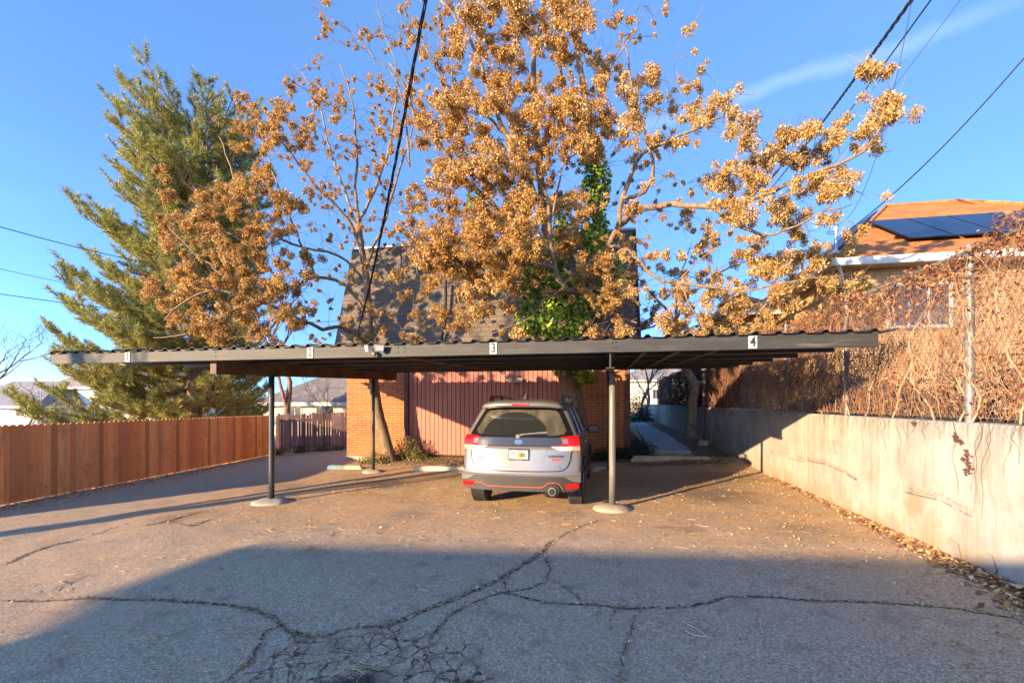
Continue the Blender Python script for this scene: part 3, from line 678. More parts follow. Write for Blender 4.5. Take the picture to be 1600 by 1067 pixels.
def window(parent, name, c, w, h, mfr, mgl, axis='x', pane=2, dep=.05, lab=None):
    """window in a wall facing -v (axis x) or -u (axis y), c = centre on the wall face"""
    M = Matrix.Translation(c) if axis == 'x' else (Matrix.Translation(c) @ Matrix.Rotation(R(-90), 4, 'Z') if axis == '-y' else Matrix.Translation(c) @ Matrix.Rotation(R(90), 4, 'Z'))
    mb = MB(); t = .07
    for a, b in (((-w/2-t, -.04, -h/2-t), (w/2+t, .0, -h/2)), ((-w/2-t, -.04, h/2), (w/2+t, .0, h/2+t)), ((-w/2-t, -.04, -h/2), (-w/2, .0, h/2)), ((w/2, -.04, -h/2), (w/2+t, .0, h/2))): mb.box(a, b, M=M)
    for i in range(1, pane): x = -w/2+w*i/pane; mb.box((x-.02, -.03, -h/2), (x+.02, -.001, h/2), M=M)
    f = mb.build(name, mfr, parent); mb = MB(); mb.box((-w/2, -.012, -h/2), (w/2, -.002, h/2), M=M); mb.build("pane", mgl, f); return f
MG = NT("window_glass", (.03,.04,.05), .08); MG.set('Specular IOR Level', .8); M_GL = MG.m
M_TRIMW = simple("white_trim", (.55,.53,.49), .55, var=.08)
def right_house():
    c = thing("bungalow", "yellow brick house with orange shingle roof above the vine fence", "house", (0, 0, 0))
    mw = brick_mat("yellow_brick", (.36,.215,.105), (.42,.265,.14), (.27,.18,.11)); mwy = brick_mat("yellow_brick_side", (.50,.29,.12), (.60,.37,.17), (.38,.26,.15), 'y')
    E0, EV, EZ = 5.30, 12.5, 5.06; wv = 12.98; wu = 5.74; eR = 15.7
    mb = MB(); mb.box((wu, wv, 1.2), (eR-.4, wv+.25, 4.93)); mb.build("front_wall", mw, c)
    mb = MB(); mb.box((wu, wv+.252, 1.2), (wu+.25, 21.8, 4.93)); mb.build("side_wall", mwy, c); mb = MB(); mb.box((eR-.65, wv+.252, 1.2), (eR-.4, 21.8, 4.93)); mb.build("side_wall", mwy, c)
    sh = roof_mat("orange_shingles", (.46,.155,.035), (.54,.215,.055)); rf = MB(); hip_roof(rf, E0, eR, EV, 22.3, EZ, 2.94, 3.6, 4.8, ry=17.4)
    roof = rf.build("roof", sh, c)
    # ridge cap tiles
    mb = MB(); mb.tube([(E0+.02, EV+.02, EZ+.02), (E0+3.6, 17.4, EZ+2.97)], .05, 6); mb.tube([(E0+3.6, 17.4, EZ+2.97), (eR-4.8, 17.4, EZ+2.97)], .05, 6); mb.tube([(eR-4.8, 17.4, EZ+2.97), (eR, EV, EZ)], .05, 6); mb.build("ridge_cap", sh, roof)
    mb = MB(); mb.box((E0-.02, EV-.10, EZ-.20), (eR, EV-.003, EZ-.01)); mb.box((E0-.10, EV-.10, EZ-.19), (E0-.023, 22.3, EZ-.02)); mb.build("gutter", M_TRIMW, c, bevel=.02)
    mb = MB(); mb.box((E0, EV, EZ-.17), (eR, wv, EZ-.13)); mb.box((E0, wv, EZ-.17), (wu, 22, EZ-.13)); mb.build("soffit", simple("tan_soffit", (.42,.33,.22), .7), c)
    # corner downpipe
    mb = MB(); mb.tube([(E0+.10, EV-.02, EZ-.2), (E0+.2, EV+.1, EZ-.35), (wu-.03, wv-.06, EZ-.75), (wu-.03, wv-.06, 3.9), (wu-.03, wv-.06, 1.4)], .045, 8); mb.build("downpipe", M_TRIMW, c)
    # window seen through the vines
    a, b = P(1388, 458, wv), P(1482, 498, wv)
    window(c, "window", ((a.x+b.x)/2, wv-.002, 3.95), b.x-a.x, .95, M_TRIMW, M_GL, pane=3)
    window(c, "window", (11.6, wv-.002, 3.8), 1.4, 1.1, M_TRIMW, M_GL, pane=2)
    # brick pilasters low on the wall
    for x in (8.7, 9.5, 10.3, 11.1): mb = MB(); mb.box((x, wv-.12, 1.3), (x+.22, wv-.003, 2.75)); mb.build("pilaster", mw, c)
    mb = MB(); mb.box((8.3, wv-.14, 2.752), (12, wv-.003, 2.85)); mb.build("sill_course", mw, c)
    # solar panels on the front slope
    sl = math.atan2(2.94, 4.9); Mx = Matrix.Translation((0, EV, EZ)) @ Matrix.Rotation(sl, 4, 'X')
    pm = NT("solar_cells", (.012,.022,.085), .2); pm.set('Specular IOR Level', .25)
    s = pm.sep(); g = pm.brick(pm.comb(s[0], s[1]), (.006,.012,.040), (.007,.014,.048), (.02,.03,.07), .16, .16, .002, off=0); pm.set('Base Color', g[0])
    mfr = simple("panel_frame", (.02,.02,.025), .4, .5)
    for i in range(5):
        x0 = 7.32+i*.96+.0; mb = MB(); mb.box((x0, 1.02, .09), (x0+.945, 3.22, .125), M=Mx); fr = mb.build("solar_panel", mfr, c, bevel=.004)
        mb = MB(); mb.box((x0+.02, 1.04, .1255), (x0+.925, 3.2, .1285), M=Mx); mb.build("cells", pm.m, fr)
    def lp(t, dv, h): return (E0+3.6*t-h*.63, EV+4.9*t+dv, EZ+2.94*t+h*.77)
    mb = MB(); mb.add([lp(.16,.15,.10), lp(.16,2.2,.10), lp(.90,2.2,.10), lp(.90,.15,.10), lp(.16,.15,.06), lp(.16,2.2,.06), lp(.90,2.2,.06), lp(.90,.15,.06)], [(0,1,2,3),(7,6,5,4),(0,4,5,1),(1,5,6,2),(2,6,7,3),(3,7,4,0)]); mb.build("solar_array", mfr, c)
    mb = MB()
    for y in (1.4, 2.8): mb.box((7.2, y, .04), (12.3, y+.04, .088), M=Mx)
    mb.build("mounting_rail", mfr, c)
    # service mast at the roof corner
    mm = simple("mast_steel", (.5,.5,.5), .4, .5); q = P(1306, 400, EV+.35)
    mb = MB(); mb.tube([(q.x, EV+.35, EZ+.1), (q.x, EV+.35, EZ+.78)], .035, 10); mb.lathe([(.13, 0), (.11, .03), (.045, .10), (.04, .14)], (q.x, EV+.35, EZ+.20), 14); ma = mb.build("service_mast", mm, c)
    mb = MB(); mb.lathe([(.05, 0), (.06, .05), (.03, .10)], (q.x, EV+.35, EZ+.78), 12); mb.build("weatherhead", mm, ma)
    mb = MB(); P0 = Vector((q.x, EV+.35, EZ+.84))
    for r in (.16, .11): mb.tube([P0+Vector((-.10-r*math.cos(a), .02*math.sin(a), .02+r*math.sin(a)*1.1)) for a in np.linspace(0, 5.6, 14)], .008, 5)
    mb.build("drip_loop", simple("black_cable", (.012,.012,.012), .5), ma)
    # lower rear wing with its own gable, and vent pipe
    wg = MB(); v0 = 14.2
    hip_roof(wg, 3.9, 6.4, 17.2, 26, 4.7, 1.5, 1.25, 1.25, ry=21)
    w2 = wg.build("wing_roof", sh, c)
    mb = MB(); mb.box((4.2, 17.6, 1.2), (6.2, 25.6, 4.68)); mb.build("wing_wall", mw, c)
    mb = MB(); mb.bar((3.86, 17.15, 4.66), (6.42, 17.15, 4.66), .10, .16); mb.build("wing_gutter", M_TRIMW, c, bevel=.01)
    mb = MB(); p = P(1251, 400, 21); mb.tube([(p.x, 21, p.z-.9), (p.x, 21, p.z)], .10, 10); mb.lathe([(.16, 0), (.16, .12), (.05, .2)], (p.x, 21, p.z), 10); mb.build("vent_pipe", mm, c)
    a, b = P(1262, 408, 20.5), P(1245, 428, 18.8)
right_house()
def simple_house(label, x0, x1, y0, y1, z0, zt, rh, wallc, roofc, wins=(), ry=None, ins=2.0, name="house"):
    c = thing(name, label, "house", ((x0+x1)/2, y0, z0)); T = Matrix.Translation((-(x0+x1)/2, -y0, -z0))
    def B(mb, nm, m, par=None, **k): o = mb.build(nm, m, par or c, **k); o.matrix_parent_inverse = T if par is None else Matrix(); return o
    mb = MB(); mb.box((x0, y0, z0), (x1, y1, zt)); B(mb, "wall", simple("wall_paint", wallc, .8, var=.15))
    mb = MB(); hip_roof(mb, x0-.5, x1+.5, y0-.5, y1+.5, zt+.002, rh, ins, ins); B(mb, "roof", roof_mat("grey_shingles", roofc, tuple(x*1.3 for x in roofc), row=.3))
    mb = MB(); mb.box((x0-.56, y0-.58, zt-.16), (x1+.56, y0-.51, zt+.06)); mb.box((x1+.505, y0-.5, zt-.16), (x1+.56, y1+.5, zt+.05)); B(mb, "gutter", M_TRIMW)
    for (x, z, w, h) in wins:
        f = window(c, "window", (x, y0-.003, z), w, h, M_TRIMW, M_GL); f.matrix_parent_inverse = T
    return c
# seen under the carport roof between the old fence and the brick building
a = P(440, 640, 27); b = P(560, 640, 27)
simple_house("cream sided bungalow with grey shingle roof beyond the old plank fence", a.x-1.5, b.x+6, 27, 36, -.6, 1.55, 2.7, (.62,.56,.42), (.17,.155,.15), [(a.x+1.0, .95, .9, .8), (b.x-.2, .95, 1.1, .8), (a.x+3.2, .95, 1.2, .8)], ins=4)
a = P(78, 640, 38); b = P(250, 640, 38)
simple_house("white stucco house with grey gabled roof behind the pine", a.x, b.x, 38, 47, -.8, 3.1, 3.1, (.80,.77,.70), (.22,.20,.19), [(a.x+2.5, 1.5, 1.0, 1.1), (a.x+6, 1.5, 1.0, 1.1)], ins=3)
a = P(-90, 640, 34); b = P(58, 640, 34)
simple_house("bluish grey house behind bare branches past the orange pickets", a.x, b.x, 34, 42, -.8, 1.2, 2.6, (.42,.45,.52), (.20,.20,.22), [(b.x-2, .7, 1.0, .8)], ins=3.2)
a = P(1000, 620, 60); b = P(1060, 620, 60)
simple_house("white house at the far end of the concrete path", a.x-1.5, b.x+2, 60, 68, 0, 4.3, 2.0, (.55,.50,.40), (.25,.22,.2), [(a.x+1.9, 2.6, .7, 1.1)])
# building behind the camera whose shadow covers the front of the lot
def rear_building():
    hh = 3.85; sx, sy = SUN_H[0]*(hh+.15)/SUN_TAN, SUN_H[1]*(hh+.15)/SUN_TAN; qx, qy = SUN_H[0]*hh/SUN_TAN, SUN_H[1]*hh/SUN_TAN
    A = Vector((-4.16-sx, 5.12-sy)); B_ = Vector((6.5-qx, 6.10-qy)); d = (B_-A).normalized(); A2 = A+Vector((-.9, -7.6))*1.0
    tip = A.copy(); A = A+d*2.05; A2 = A+Vector((-.12, -1)).normalized()*8; B2 = B_+(A2-A)
    c = thing("garage_block", "low tan brick garage block standing behind the viewpoint", "building", (A.x, A.y, 0)); T = Matrix.Translation((-A.x, -A.y, 0))
    def prism(q, z0, z1, nm, m):
        mb = MB(); mb.add([(p.x, p.y, z0) for p in q]+[(p.x, p.y, z1) for p in q], [(3,2,1,0), (4,5,6,7)]+[(i, (i+1) % 4, 4+(i+1) % 4, 4+i) for i in range(4)])
        o = mb.build(nm, m, c); o.matrix_parent_inverse = T; return o
    q = [A2, B2, B_, A]; cx = sum(q, Vector((0, 0)))/4; qi = [cx+(p-cx)*.985 for p in q]
    prism(qi, -.8, hh-.25, "wall", brick_mat("tan_brick", (.40,.26,.16), (.48,.32,.2), (.3,.24,.18))); prism(q, hh-.248, hh, "roof_slab", simple("grey_fascia", (.3,.3,.3), .8))
    bk = Vector((-.12, -1)).normalized()*1.4; in_ = d*-.003
    mb = MB(); f = [tip, A+in_, A+in_+bk, tip+bk]; zb = [hh-.06, hh-.55, hh-.55, hh-.06]; mb.add([(p.x, p.y, z) for p, z in zip(f, zb)]+[(p.x, p.y, hh) for p in f], [(3,2,1,0), (4,5,6,7)]+[(i, (i+1) % 4, 4+(i+1) % 4, 4+i) for i in range(4)]); o = mb.build('shadow_wedge', simple('shadow_wedge_paint', (.3,.3,.3), .8), c); o.matrix_parent_inverse = T  # unseen wedge added to give the foreground shadow its slanted left edge
    for k in range(4):
        p = qi[3]+(qi[2]-qi[3])*((k+.6)/4.4); ang = math.atan2(d.y, d.x); mb = MB(); mb.box((-1.1, .003, 0), (1.1, .05, 2.2), M=Matrix.Translation((p.x, p.y, 0)) @ Matrix.Rotation(ang, 4, 'Z')); o = mb.build("garage_door", M_TRIMW, c, bevel=.01); o.matrix_parent_inverse = T
rear_building()
# ================================================================ TREES
def bark(name, c, sc_=9, bump=.7):
    t = NT(name, rough=.95); n = t.noise(1, 6, .7, v=t.map((sc_, sc_, sc_*.25))); t.set('Base Color', t.ramp(n, [(.3, tuple(x*.45 for x in c)), (.55, c), (.75, tuple(min(1, x*1.45) for x in c))])); t.set('Normal', t.bump(n, bump, .02)); return t.m
M_BARK = bark("brown_bark", (.22,.155,.10), 11, 1.0); M_TWIG = bark("twig_bark", (.24,.17,.115), 12, .3)
def seed_mat(name, stops, tr=.3):
    t = NT(name, rough=.75); c = t.ramp(t.island(), stops)
    big = t.noise(1.1, 2); c = t.mix(t.rng(big, .4, .65, 0, .45), c, stops[1][1]); c = t.mix(t.rng(big, .45, .3, 0, .3), c, stops[-1][1]); return t.leafy(c, tr)
M_SEED = seed_mat("golden_seed_keys", [(0, (.13,.06,.016)), (.35, (.42,.215,.048)), (.7, (.70,.42,.12)), (1, (.92,.72,.36))])
M_SEEDP = seed_mat("pale_seed_keys", [(0, (.18,.10,.03)), (.35, (.48,.28,.085)), (.7, (.72,.47,.17)), (1, (.88,.70,.36))])
class Skel:
    def __init__(s): s.p = []; s.r = []; s.d = []; s.paths = []
    def limb(s, pts, r0, r1, step=.3, jit=.03):
        L = []; 
        for i in range(len(pts)-1):                                  # Catmull-Rom through the measured points
            a = pts[max(i-1, 0)]; b = pts[i]; c = pts[i+1]; d = pts[min(i+2, len(pts)-1)]; n = max(2, int((c-b).length/step))
            for k in range(n):
                t = k/n; L.append(.5*((2*b)+(c-a)*t+(2*a-5*b+4*c-d)*t*t+(3*b-a-3*c+d)*t**3))
        L.append(pts[-1]); n = len(L)
        L = [p+Vector((random.gauss(0, jit), random.gauss(0, jit), random.gauss(0, jit)))*(0 if i in (0,) else 1) for i, p in enumerate(L)]
        R_ = [r0+(r1-r0)*(i/(n-1))**.8 for i in range(n)]
        s.paths.append((L, R_))
        for i in range(n): s.p.append(L[i]); s.r.append(R_[i]); s.d.append((L[min(i+1, n-1)]-L[max(i-1, 0)]).normalized())
        return L
    def reach(s, target, r=.012, bare=0, maxd=99):
        A = np.array([tuple(q) for q in s.p]); t = np.array(target); D = A-t; dist = np.sqrt((D**2).sum(1)); 
        cost = dist+.35*np.maximum(0, A[:, 2]-t[2]+.2)-2.0*np.minimum(np.array(s.r), .03)
        j = int(np.argmin(cost)); a = s.p[j]; T = Vector(target); L = (T-a).length
        if L < .05 or L > maxd: return
        n = max(2, int(L/.16)); d0 = s.d[j]; pts = [a]; side = Vector((random.gauss(0,1), random.gauss(0,1), random.gauss(0,1)))*.05*L
        ctrl = a+d0*L*.35+side+Vector((0, 0, .05*L))
        for k in range(1, n+1):
            q = k/n; pts.append(a*(1-q)**2+ctrl*2*q*(1-q)+T*q*q+(Vector((random.gauss(0,.012), random.gauss(0,.012), random.gauss(0,.012))) if k < n else Vector()))
        rr = min(s.r[j]*.7, r+.006*L); R_ = [rr+(r*.55-rr)*k/n for k in range(n+1)]
        s.paths.append((pts, R_))
        for k in range(1, n+1): s.p.append(pts[k]); s.r.append(R_[k]); s.d.append((pts[k]-pts[k-1]).normalized())
        for _ in range(bare):
            k = random.randrange(n); q = pts[k]; dd = (Vector((random.gauss(0,1), random.gauss(0,1), random.gauss(.2,1))).normalized()+(pts[k+1]-pts[k]).normalized()*.8).normalized(); l = random.uniform(.2, .6)
            w = [q, q+dd*l*.5+Vector((random.gauss(0,.03), 0, random.gauss(0,.03))), q+dd*l]; s.paths.append((w, [.006, .005, .003]))
    def meshes(s, root, thick=.05, mat=M_BARK, mat2=M_TWIG):
        a, b = MB(), MB()
        for L, R_ in s.paths:
            big = R_[0] > thick
            (a if big else b).tube(L, R_, 10 if R_[0] > .08 else (6 if big else (4 if R_[0] > .012 else 3)), cap=big)
        if a.v: a.build("trunk", mat, root, smooth=True)
        if b.v: b.build("branches", mat2, root, smooth=True)
def cluster_template(n, seed, lw=.030, ll=.054):
    r = np.random.default_rng(seed); V = []
    # a bunch of keys hanging from short stalks: three or four lumps of small twisted blades
    lumps = [(r.normal(0, .30, 3)*np.array([1, 1, .8]), r.uniform(.45, .8)) for _ in range(4)]
    for i in range(n):
        c, rad = lumps[i % 4]; d = r.normal(size=3); d /= np.linalg.norm(d); p = c+d*rad*r.uniform(.35, 1)**.6*.75
        ax = d*.5+r.normal(size=3)*.7+np.array([0, 0, -.6]); ax /= np.linalg.norm(ax); w = np.cross(ax, r.normal(size=3)); w /= np.linalg.norm(w)
        l, ww = ll*r.uniform(.7, 1.4)/.2, lw*r.uniform(.6, 1.2)/.2
        nn = np.cross(ax, w); V.append(np.array([p-w*ww*.25, p+ax*l*.5+w*ww*.5+nn*ww*.25, p+ax*l, p+ax*l*.5-w*ww*.5+nn*ww*.25]))
    return np.array(V).reshape(-1, 3)
TEMPL = [cluster_template(330, 100+i) for i in range(8)]
def rotz_np(a):
    c, s = math.cos(a), math.sin(a); return np.array([[c, -s, 0], [s, c, 0], [0, 0, 1]])
def seeds(root, items, mat, name="seed_clusters"):
    if not items: return
    Vs = []
    for (p, r) in items:
        T = TEMPL[rng.integers(len(TEMPL))]; k = len(T)//4
        if r < .13: T = T[:4*int(k*.5)]
        elif r < .19: T = T[:4*int(k*.75)]
        # keys keep their size: small bunches have fewer, so blades are scaled back about their own centre
        M = rotz_np(rng.uniform(0, 6.3)); Q = T.reshape(-1, 4, 3); c = Q.mean(1, keepdims=True); Q = c*r+(Q-c)*.2*(.75 if r < .13 else 1); Vs.append((Q.reshape(-1, 3)*np.array([1, 1, rng.uniform(.8, 1.15)])) @ M.T+np.array(p))
    V = np.concatenate(Vs); F = np.arange(len(V)).reshape(-1, 4); np_mesh(name, V, F, mat, root)
# cluster densities read off the photograph on a 50 px grid (columns from x=200)
GRID = ["000000322377875322000000", "000001122356554200000000", "000004332355545523100003", "000366534677766645500014", "000455433477766443233651",
        "012444442677644223663320", "036643344357653323354420", "066654333677654313422110", "166664222666656423345420", "145553321254424634554300", "024443221020203655421000"]
def cells(sel):
    out = []
    for r, row in enumerate(GRID):
        for c, ch in enumerate(row):
            d = int(ch)
            if not d: continue
            for _ in range(int(d*((1.2 if r > 6 else .75) if c > 15 else ((1.45 if c > 7 else 1.0) if r > 5 else .92))+random.random())):
                x = 200+50*c+random.uniform(0, 50); y = 50*r+random.uniform(0, 50)
                if y > 534: continue
                if (812 < x < 925 and 400 < y < 530 and random.random() < .86) or (900 < x < 950 and 235 < y < 395 and random.random() < .75): continue
                if sel(x, y): out.append((x, y, d))
    return out
def add_branches(sk, items, r=.012, bare=.5):
    base = sk.p[0]; order = []
    A = np.array([tuple(q) for q in sk.p])
    for (p, rad) in items: order.append((float(np.min(((A-np.array(p))**2).sum(1))), p))
    for _, p in sorted(order, key=lambda q: q[0]): sk.reach(p, r, bare=2 if random.random() < bare else 1)
# ---------------- left golden tree
def Pq(l): return [P(*q) for q in l]
def left_tree():
    g = G(610, 713); v0 = 13.0
    b = P(612, 716, v0); b.z = gz(b.x, v0)-.05
    root = thing("golden_ash_tree", "slim leaning tree with small golden seed bunches by the brick corner", "tree", (0, 0, 0))
    sk = Skel()
    sk.limb([b]+Pq([(600,680,13), (590,640,12.95), (584,600,12.9), (580,560,12.9), (576,500,12.9), (573,440,12.8), (566,395,12.7), (560,350,12.5)]), .19, .085, .15, .006)
    for pts, r0, r1 in (
        ([(566,395,12.7),(548,350,12.4),(519,314,12),(487,285,11.6),(455,240,11.3),(430,215,11)], .06, .02),
        ([(560,350,12.5),(556,290,12.5),(556,220,12.3),(548,150,12.2),(530,100,12)], .055, .015),
        ([(562,370,12.6),(535,290,12.8),(512,220,13),(495,150,13.2),(470,112,13.3)], .05, .015),
        ([(570,420,12.8),(598,350,12.6),(620,280,12.2),(640,220,12),(655,170,11.8)], .055, .015),
        ([(560,350,12.5),(600,260,12.8),(615,180,13),(620,110,13.2),(600,50,13.4),(590,0,13.5)], .05, .012),
        ([(640,260,12),(625,140,12),(586,92,11.8),(545,50,11.6),(505,28,11.4)], .035, .012),
        ([(576,540,12.9),(560,524,12.4),(535,512,11.9),(503,512,11.3),(470,502,10.9),(430,480,10.4),(398,468,10.0),(350,455,9.8),(290,470,9.6),(255,500,9.5)], .075, .018),
        ([(575,500,12.9),(540,446,12.4),(492,432,11.8),(453,450,11.2),(424,452,10.9),(370,440,10.5),(310,400,10.2),(262,350,10)], .06, .018),
        ([(573,440,12.8),(530,400,12.3),(492,392,11.8),(440,375,11.5),(400,330,11.3),(370,290,11.2),(345,215,11.2)], .05, .015),
        ([(453,450,11.2),(420,420,10.6),(380,380,10.4),(330,350,10.2),(290,330,10.1)], .03, .012),
        ([(398,468,10.0),(340,500,9.7),(290,520,9.5),(240,530,9.4)], .03, .012),
        ([(492,432,11.8),(450,330,11.6),(420,250,11.8),(400,180,12)], .035, .012)):
        sk.limb(Pq(pts), r0, r1, .25, .02)
    items = []; pale = []
    for (x, y, d) in cells(lambda x, y: x < 655):
        left = x < 480 and y > 280
        v = random.uniform(9.2, 12.0) if left else random.uniform(10.5, 14)
        if x < 330 and y > 480: v = random.uniform(9.0, 10.5)
        n = 1
        rr = random.uniform(.11, .19) if left or (x < 480 and y > 140) else random.uniform(.065, .125)
        rr *= 1.1; items.append((P(x, y, v), rr))
        for _ in range(3 if rr < .15 else 4):
            q = P(x+random.gauss(0, 10 if rr > .12 else 15), y+random.gauss(0, 8), v+random.uniform(-.5, .5)); items.append((q, rr*random.uniform(.6, 1)))
    add_branches(sk, items, .008, .6); sk.meshes(root); seeds(root, items, M_SEED)
left_tree()
# ---------------- big golden tree with ivy
def big_tree():
    root = thing("golden_seed_tree", "tall spreading tree with heavy golden seed bunches and ivy on its trunk", "tree", (0, 0, 0))
    sk = Skel(); vb = 13.05; b = P(905, 715, vb); b.z = gz(b.x, vb)-.05
    sk.limb([b]+Pq([(903,670,13.05), (897,630,13.05), (888,590,13), (880,540,13), (874,490,13), (868,440,12.95), (862,400,12.9)]), .34, .2, .15, .01)
    for pts, r0, r1 in (
        ([(874,500,13),(898,465,13.1),(920,420,13.2),(930,360,13.2),(934,300,13.2),(930,230,13.2),(915,150,13),(900,80,13),(885,10,13),(880,-60,13)], .15, .05),
        ([(862,400,12.9),(850,340,12.8),(845,280,12.7),(838,200,12.5),(833,131,12.4),(838,73,12.3),(849,20,12.2),(850,-70,12)], .13, .045),
        ([(850,340,12.8),(820,270,12.5),(790,210,12.2),(765,150,12),(750,95,11.8),(720,40,11.6),(690,0,11.5)], .09, .03),
        ([(820,270,12.5),(778,131,12.6),(744,60,12.8),(740,0,13),(735,-60,13)], .05, .025),
        ([(845,280,12.7),(875,194,12.9),(879,126,12.8),(862,52,12.6),(870,-20,12.5)], .07, .03),
        ([(858,400,12.9),(800,350,12.6),(750,300,12.2),(722,275,12),(691,231,11.7),(655,200,11.4),(635,140,11.2),(610,100,11)], .09, .02),
        ([(722,275,12),(690,285,11.7),(655,290,11.5)], .03, .015),
        ([(790,210,12.2),(731,155,11.8),(702,136,11.6),(673,92,11.4),(650,40,11.3)], .05, .015),
        ([(895,470,12.7),(905,452,12.0),(893,455,11.5),(878,446,11.2),(868,420,11),(861,385,10.9),(858,350,10.8),(853,310,10.7),(838,278,10.6),(815,262,10.4),(780,250,10.2)], .085, .03),
        ([(862,395,10.9),(835,350,10.6),(815,300,10.4)], .04, .02),
        ([(880,450,11.2),(850,470,10.9),(830,495,10.7),(795,510,10.6),(770,520,10.5)], .03, .012),
        ([(858,350,10.8),(870,300,10.8),(880,255,11),(905,240,11)], .035, .015),
        ([(868,420,11),(800,400,10.5),(740,390,10.2),(690,400,10),(650,410,9.9)], .05, .018),
        ([(740,390,10.2),(710,440,10),(720,480,9.9)], .03, .012),
        # right side
        ([(880,520,13),(925,440,12.5),(950,385,12.1),(967,352,11.9),(972,310,11.7),(985,275,11.6),(1005,240,11.5),(1060,215,11.3),(1110,190,11.1),(1145,178,11)], .12, .018),
        ([(967,352,11.9),(985,336,11.4),(1005,325,11.1),(1050,322,10.7),(1111,324,10.3),(1150,322,10),(1191,306,9.7),(1226,290,9.5),(1262,275,9.3),(1310,258,9.2),(1345,240,9.1),(1372,205,9.1),(1395,165,9.1)], .085, .012),
        ([(1111,324,10.3),(1140,345,10),(1175,362,9.7),(1212,367,9.5),(1245,352,9.4),(1280,336,9.3),(1313,324,9.2)], .04, .012),
        ([(1150,322,10),(1200,285,9.8),(1230,250,9.7),(1265,235,9.6)], .035, .012),
        ([(950,385,12.1),(980,392,11.7),(1000,412,11.4),(1020,430,11.2),(1057,441,11),(1110,450,10.8),(1170,455,10.5),(1230,440,10.2),(1290,435,10.1)], .06, .012),
        ([(1057,441,11),(1075,470,11),(1090,500,11)], .03, .012),
        ([(1057,441,11),(1100,400,11),(1140,375,10.8)], .02, .01),
        ([(972,310,11.7),(1010,300,11.4),(1020,250,11.3),(1000,190,11.3),(985,120,11.3),(975,60,11.4)], .05, .015),
        ([(915,150,13),(950,110,12.8),(985,60,12.6),(1000,30,12.5)], .04, .01),
        ([(900,470,13),(940,480,12.4),(970,495,12),(995,505,11.6)], .05, .015)):
        sk.limb(Pq(pts), r0, r1, .25, .018)
    items, pale = [], []
    for (x, y, d) in cells(lambda x, y: x >= 640 and not (x > 1000 and y > 370 and random.random() < .35)):
        right = x > 1130
        if right: v = random.uniform(9.0, 10.2)
        elif d >= 6 or y > 400 and x < 860: v = random.uniform(9.4, 12)
        else: v = random.uniform(10.2, 14.2)
        if x > 880 and y > 370 : v = random.uniform(10.8, 12.6)
        rr = random.uniform(.11, .23) if d >= 5 else random.uniform(.07, .15)
        if right: rr = random.uniform(.10, .20)
        rr *= 1.15
        (pale if x > 960 else items).append((P(x, y, v), rr))
        for _ in range(random.choice((1, 2, 3, 4))):
            q = P(x+random.gauss(0, 10), y+random.gauss(0, 7), v+random.uniform(-.25, .25)) if random.random() < .6 else P(x+random.gauss(0, 24), y+random.gauss(0, 18), v+random.uniform(-.6, .6)); (pale if x > 960 else items).append((q, rr*random.uniform(.55, .95)))
    for (x, y) in ((1385,150),(1392,175),(1400,162),(1380,182),(1372,165),(1352,205),(1346,212),(1300,296),(1308,300),(1292,292),(1332,300)): pale.append((P(x, y, 9.1+random.uniform(-.1,.1)), random.uniform(.12,.17)))
    # crown above the frame, lighter
    for _ in range(90): items.append((P(random.uniform(640, 980), random.uniform(-120, 0), random.uniform(10.5, 14)), random.uniform(.12, .2)))
    add_branches(sk, items+pale, .009, .9); sk.meshes(root); seeds(root, items, M_SEED); seeds(root, pale, M_SEEDP)
    ivy(root, [((862,395,12.9), (815,430,12.3), 0)], 0)
IVYM = None
def ivy(root, dummy=None, n=0):
    t = NT("ivy_leaf", rough=.45); c = t.ramp(t.island(), [(0, (.07,.12,.02)), (.4, (.21,.33,.045)), (.75, (.38,.50,.07)), (1, (.56,.62,.14))]); m = t.leafy(c, .3, .45)
    V = []
    blobs = [(872,478,12.5,.95,.75,.95,2900), (845,500,12.5,.75,.5,.45,800), (838,440,12.7,.55,.5,.75,700), (908,470,12.95,.65,.45,.5,600), (868,400,12.85,.35,.35,.8,420), (928,360,13.15,.42,.35,.75,750), (932,290,13.15,.42,.35,.8,800), (925,240,13.2,.25,.25,.5,220),
             (965,440,13,.30,.3,.6,160), (948,430,13.1,.5,.4,.5,250), (885,578,13.0,.40,.35,.22,260), (912,582,12.9,.35,.3,.35,200), (812,310,12.6,.45,.3,.4,110), (742,318,12.1,.3,.25,.35,110), (880,360,12.9,.35,.3,.6,160), (835,420,12.8,.4,.3,.5,200), (800,330,12.5,.25,.25,.3,60)]
    for (px, py, v, ru, rv, rzz, k) in blobs:
        c0 = np.array(P(px, py, v))
        for _ in range(k):
            d = rng.normal(size=3); d /= np.linalg.norm(d); f = rng.uniform(.35, 1)**.4*(1+.28*mnoise.noise(Vector(tuple(d*2.2+c0)))); p = c0+d*np.array([ru, rv, rzz])*f
            s = rng.uniform(.045, .085); nrm = d*.9+rng.normal(size=3)*.5+np.array([0, -.2, .5]); nrm /= np.linalg.norm(nrm); a = np.cross(nrm, rng.normal(size=3)); a /= np.linalg.norm(a); b2 = np.cross(nrm, a)
            V += [p-a*s*.9, p-b2*s*.8+nrm*s*.15, p+a*s, p+b2*s*.8+nrm*s*.15]
    np_mesh("ivy", np.array(V), np.arange(len(V)).reshape(-1, 4), m, root)
big_tree()
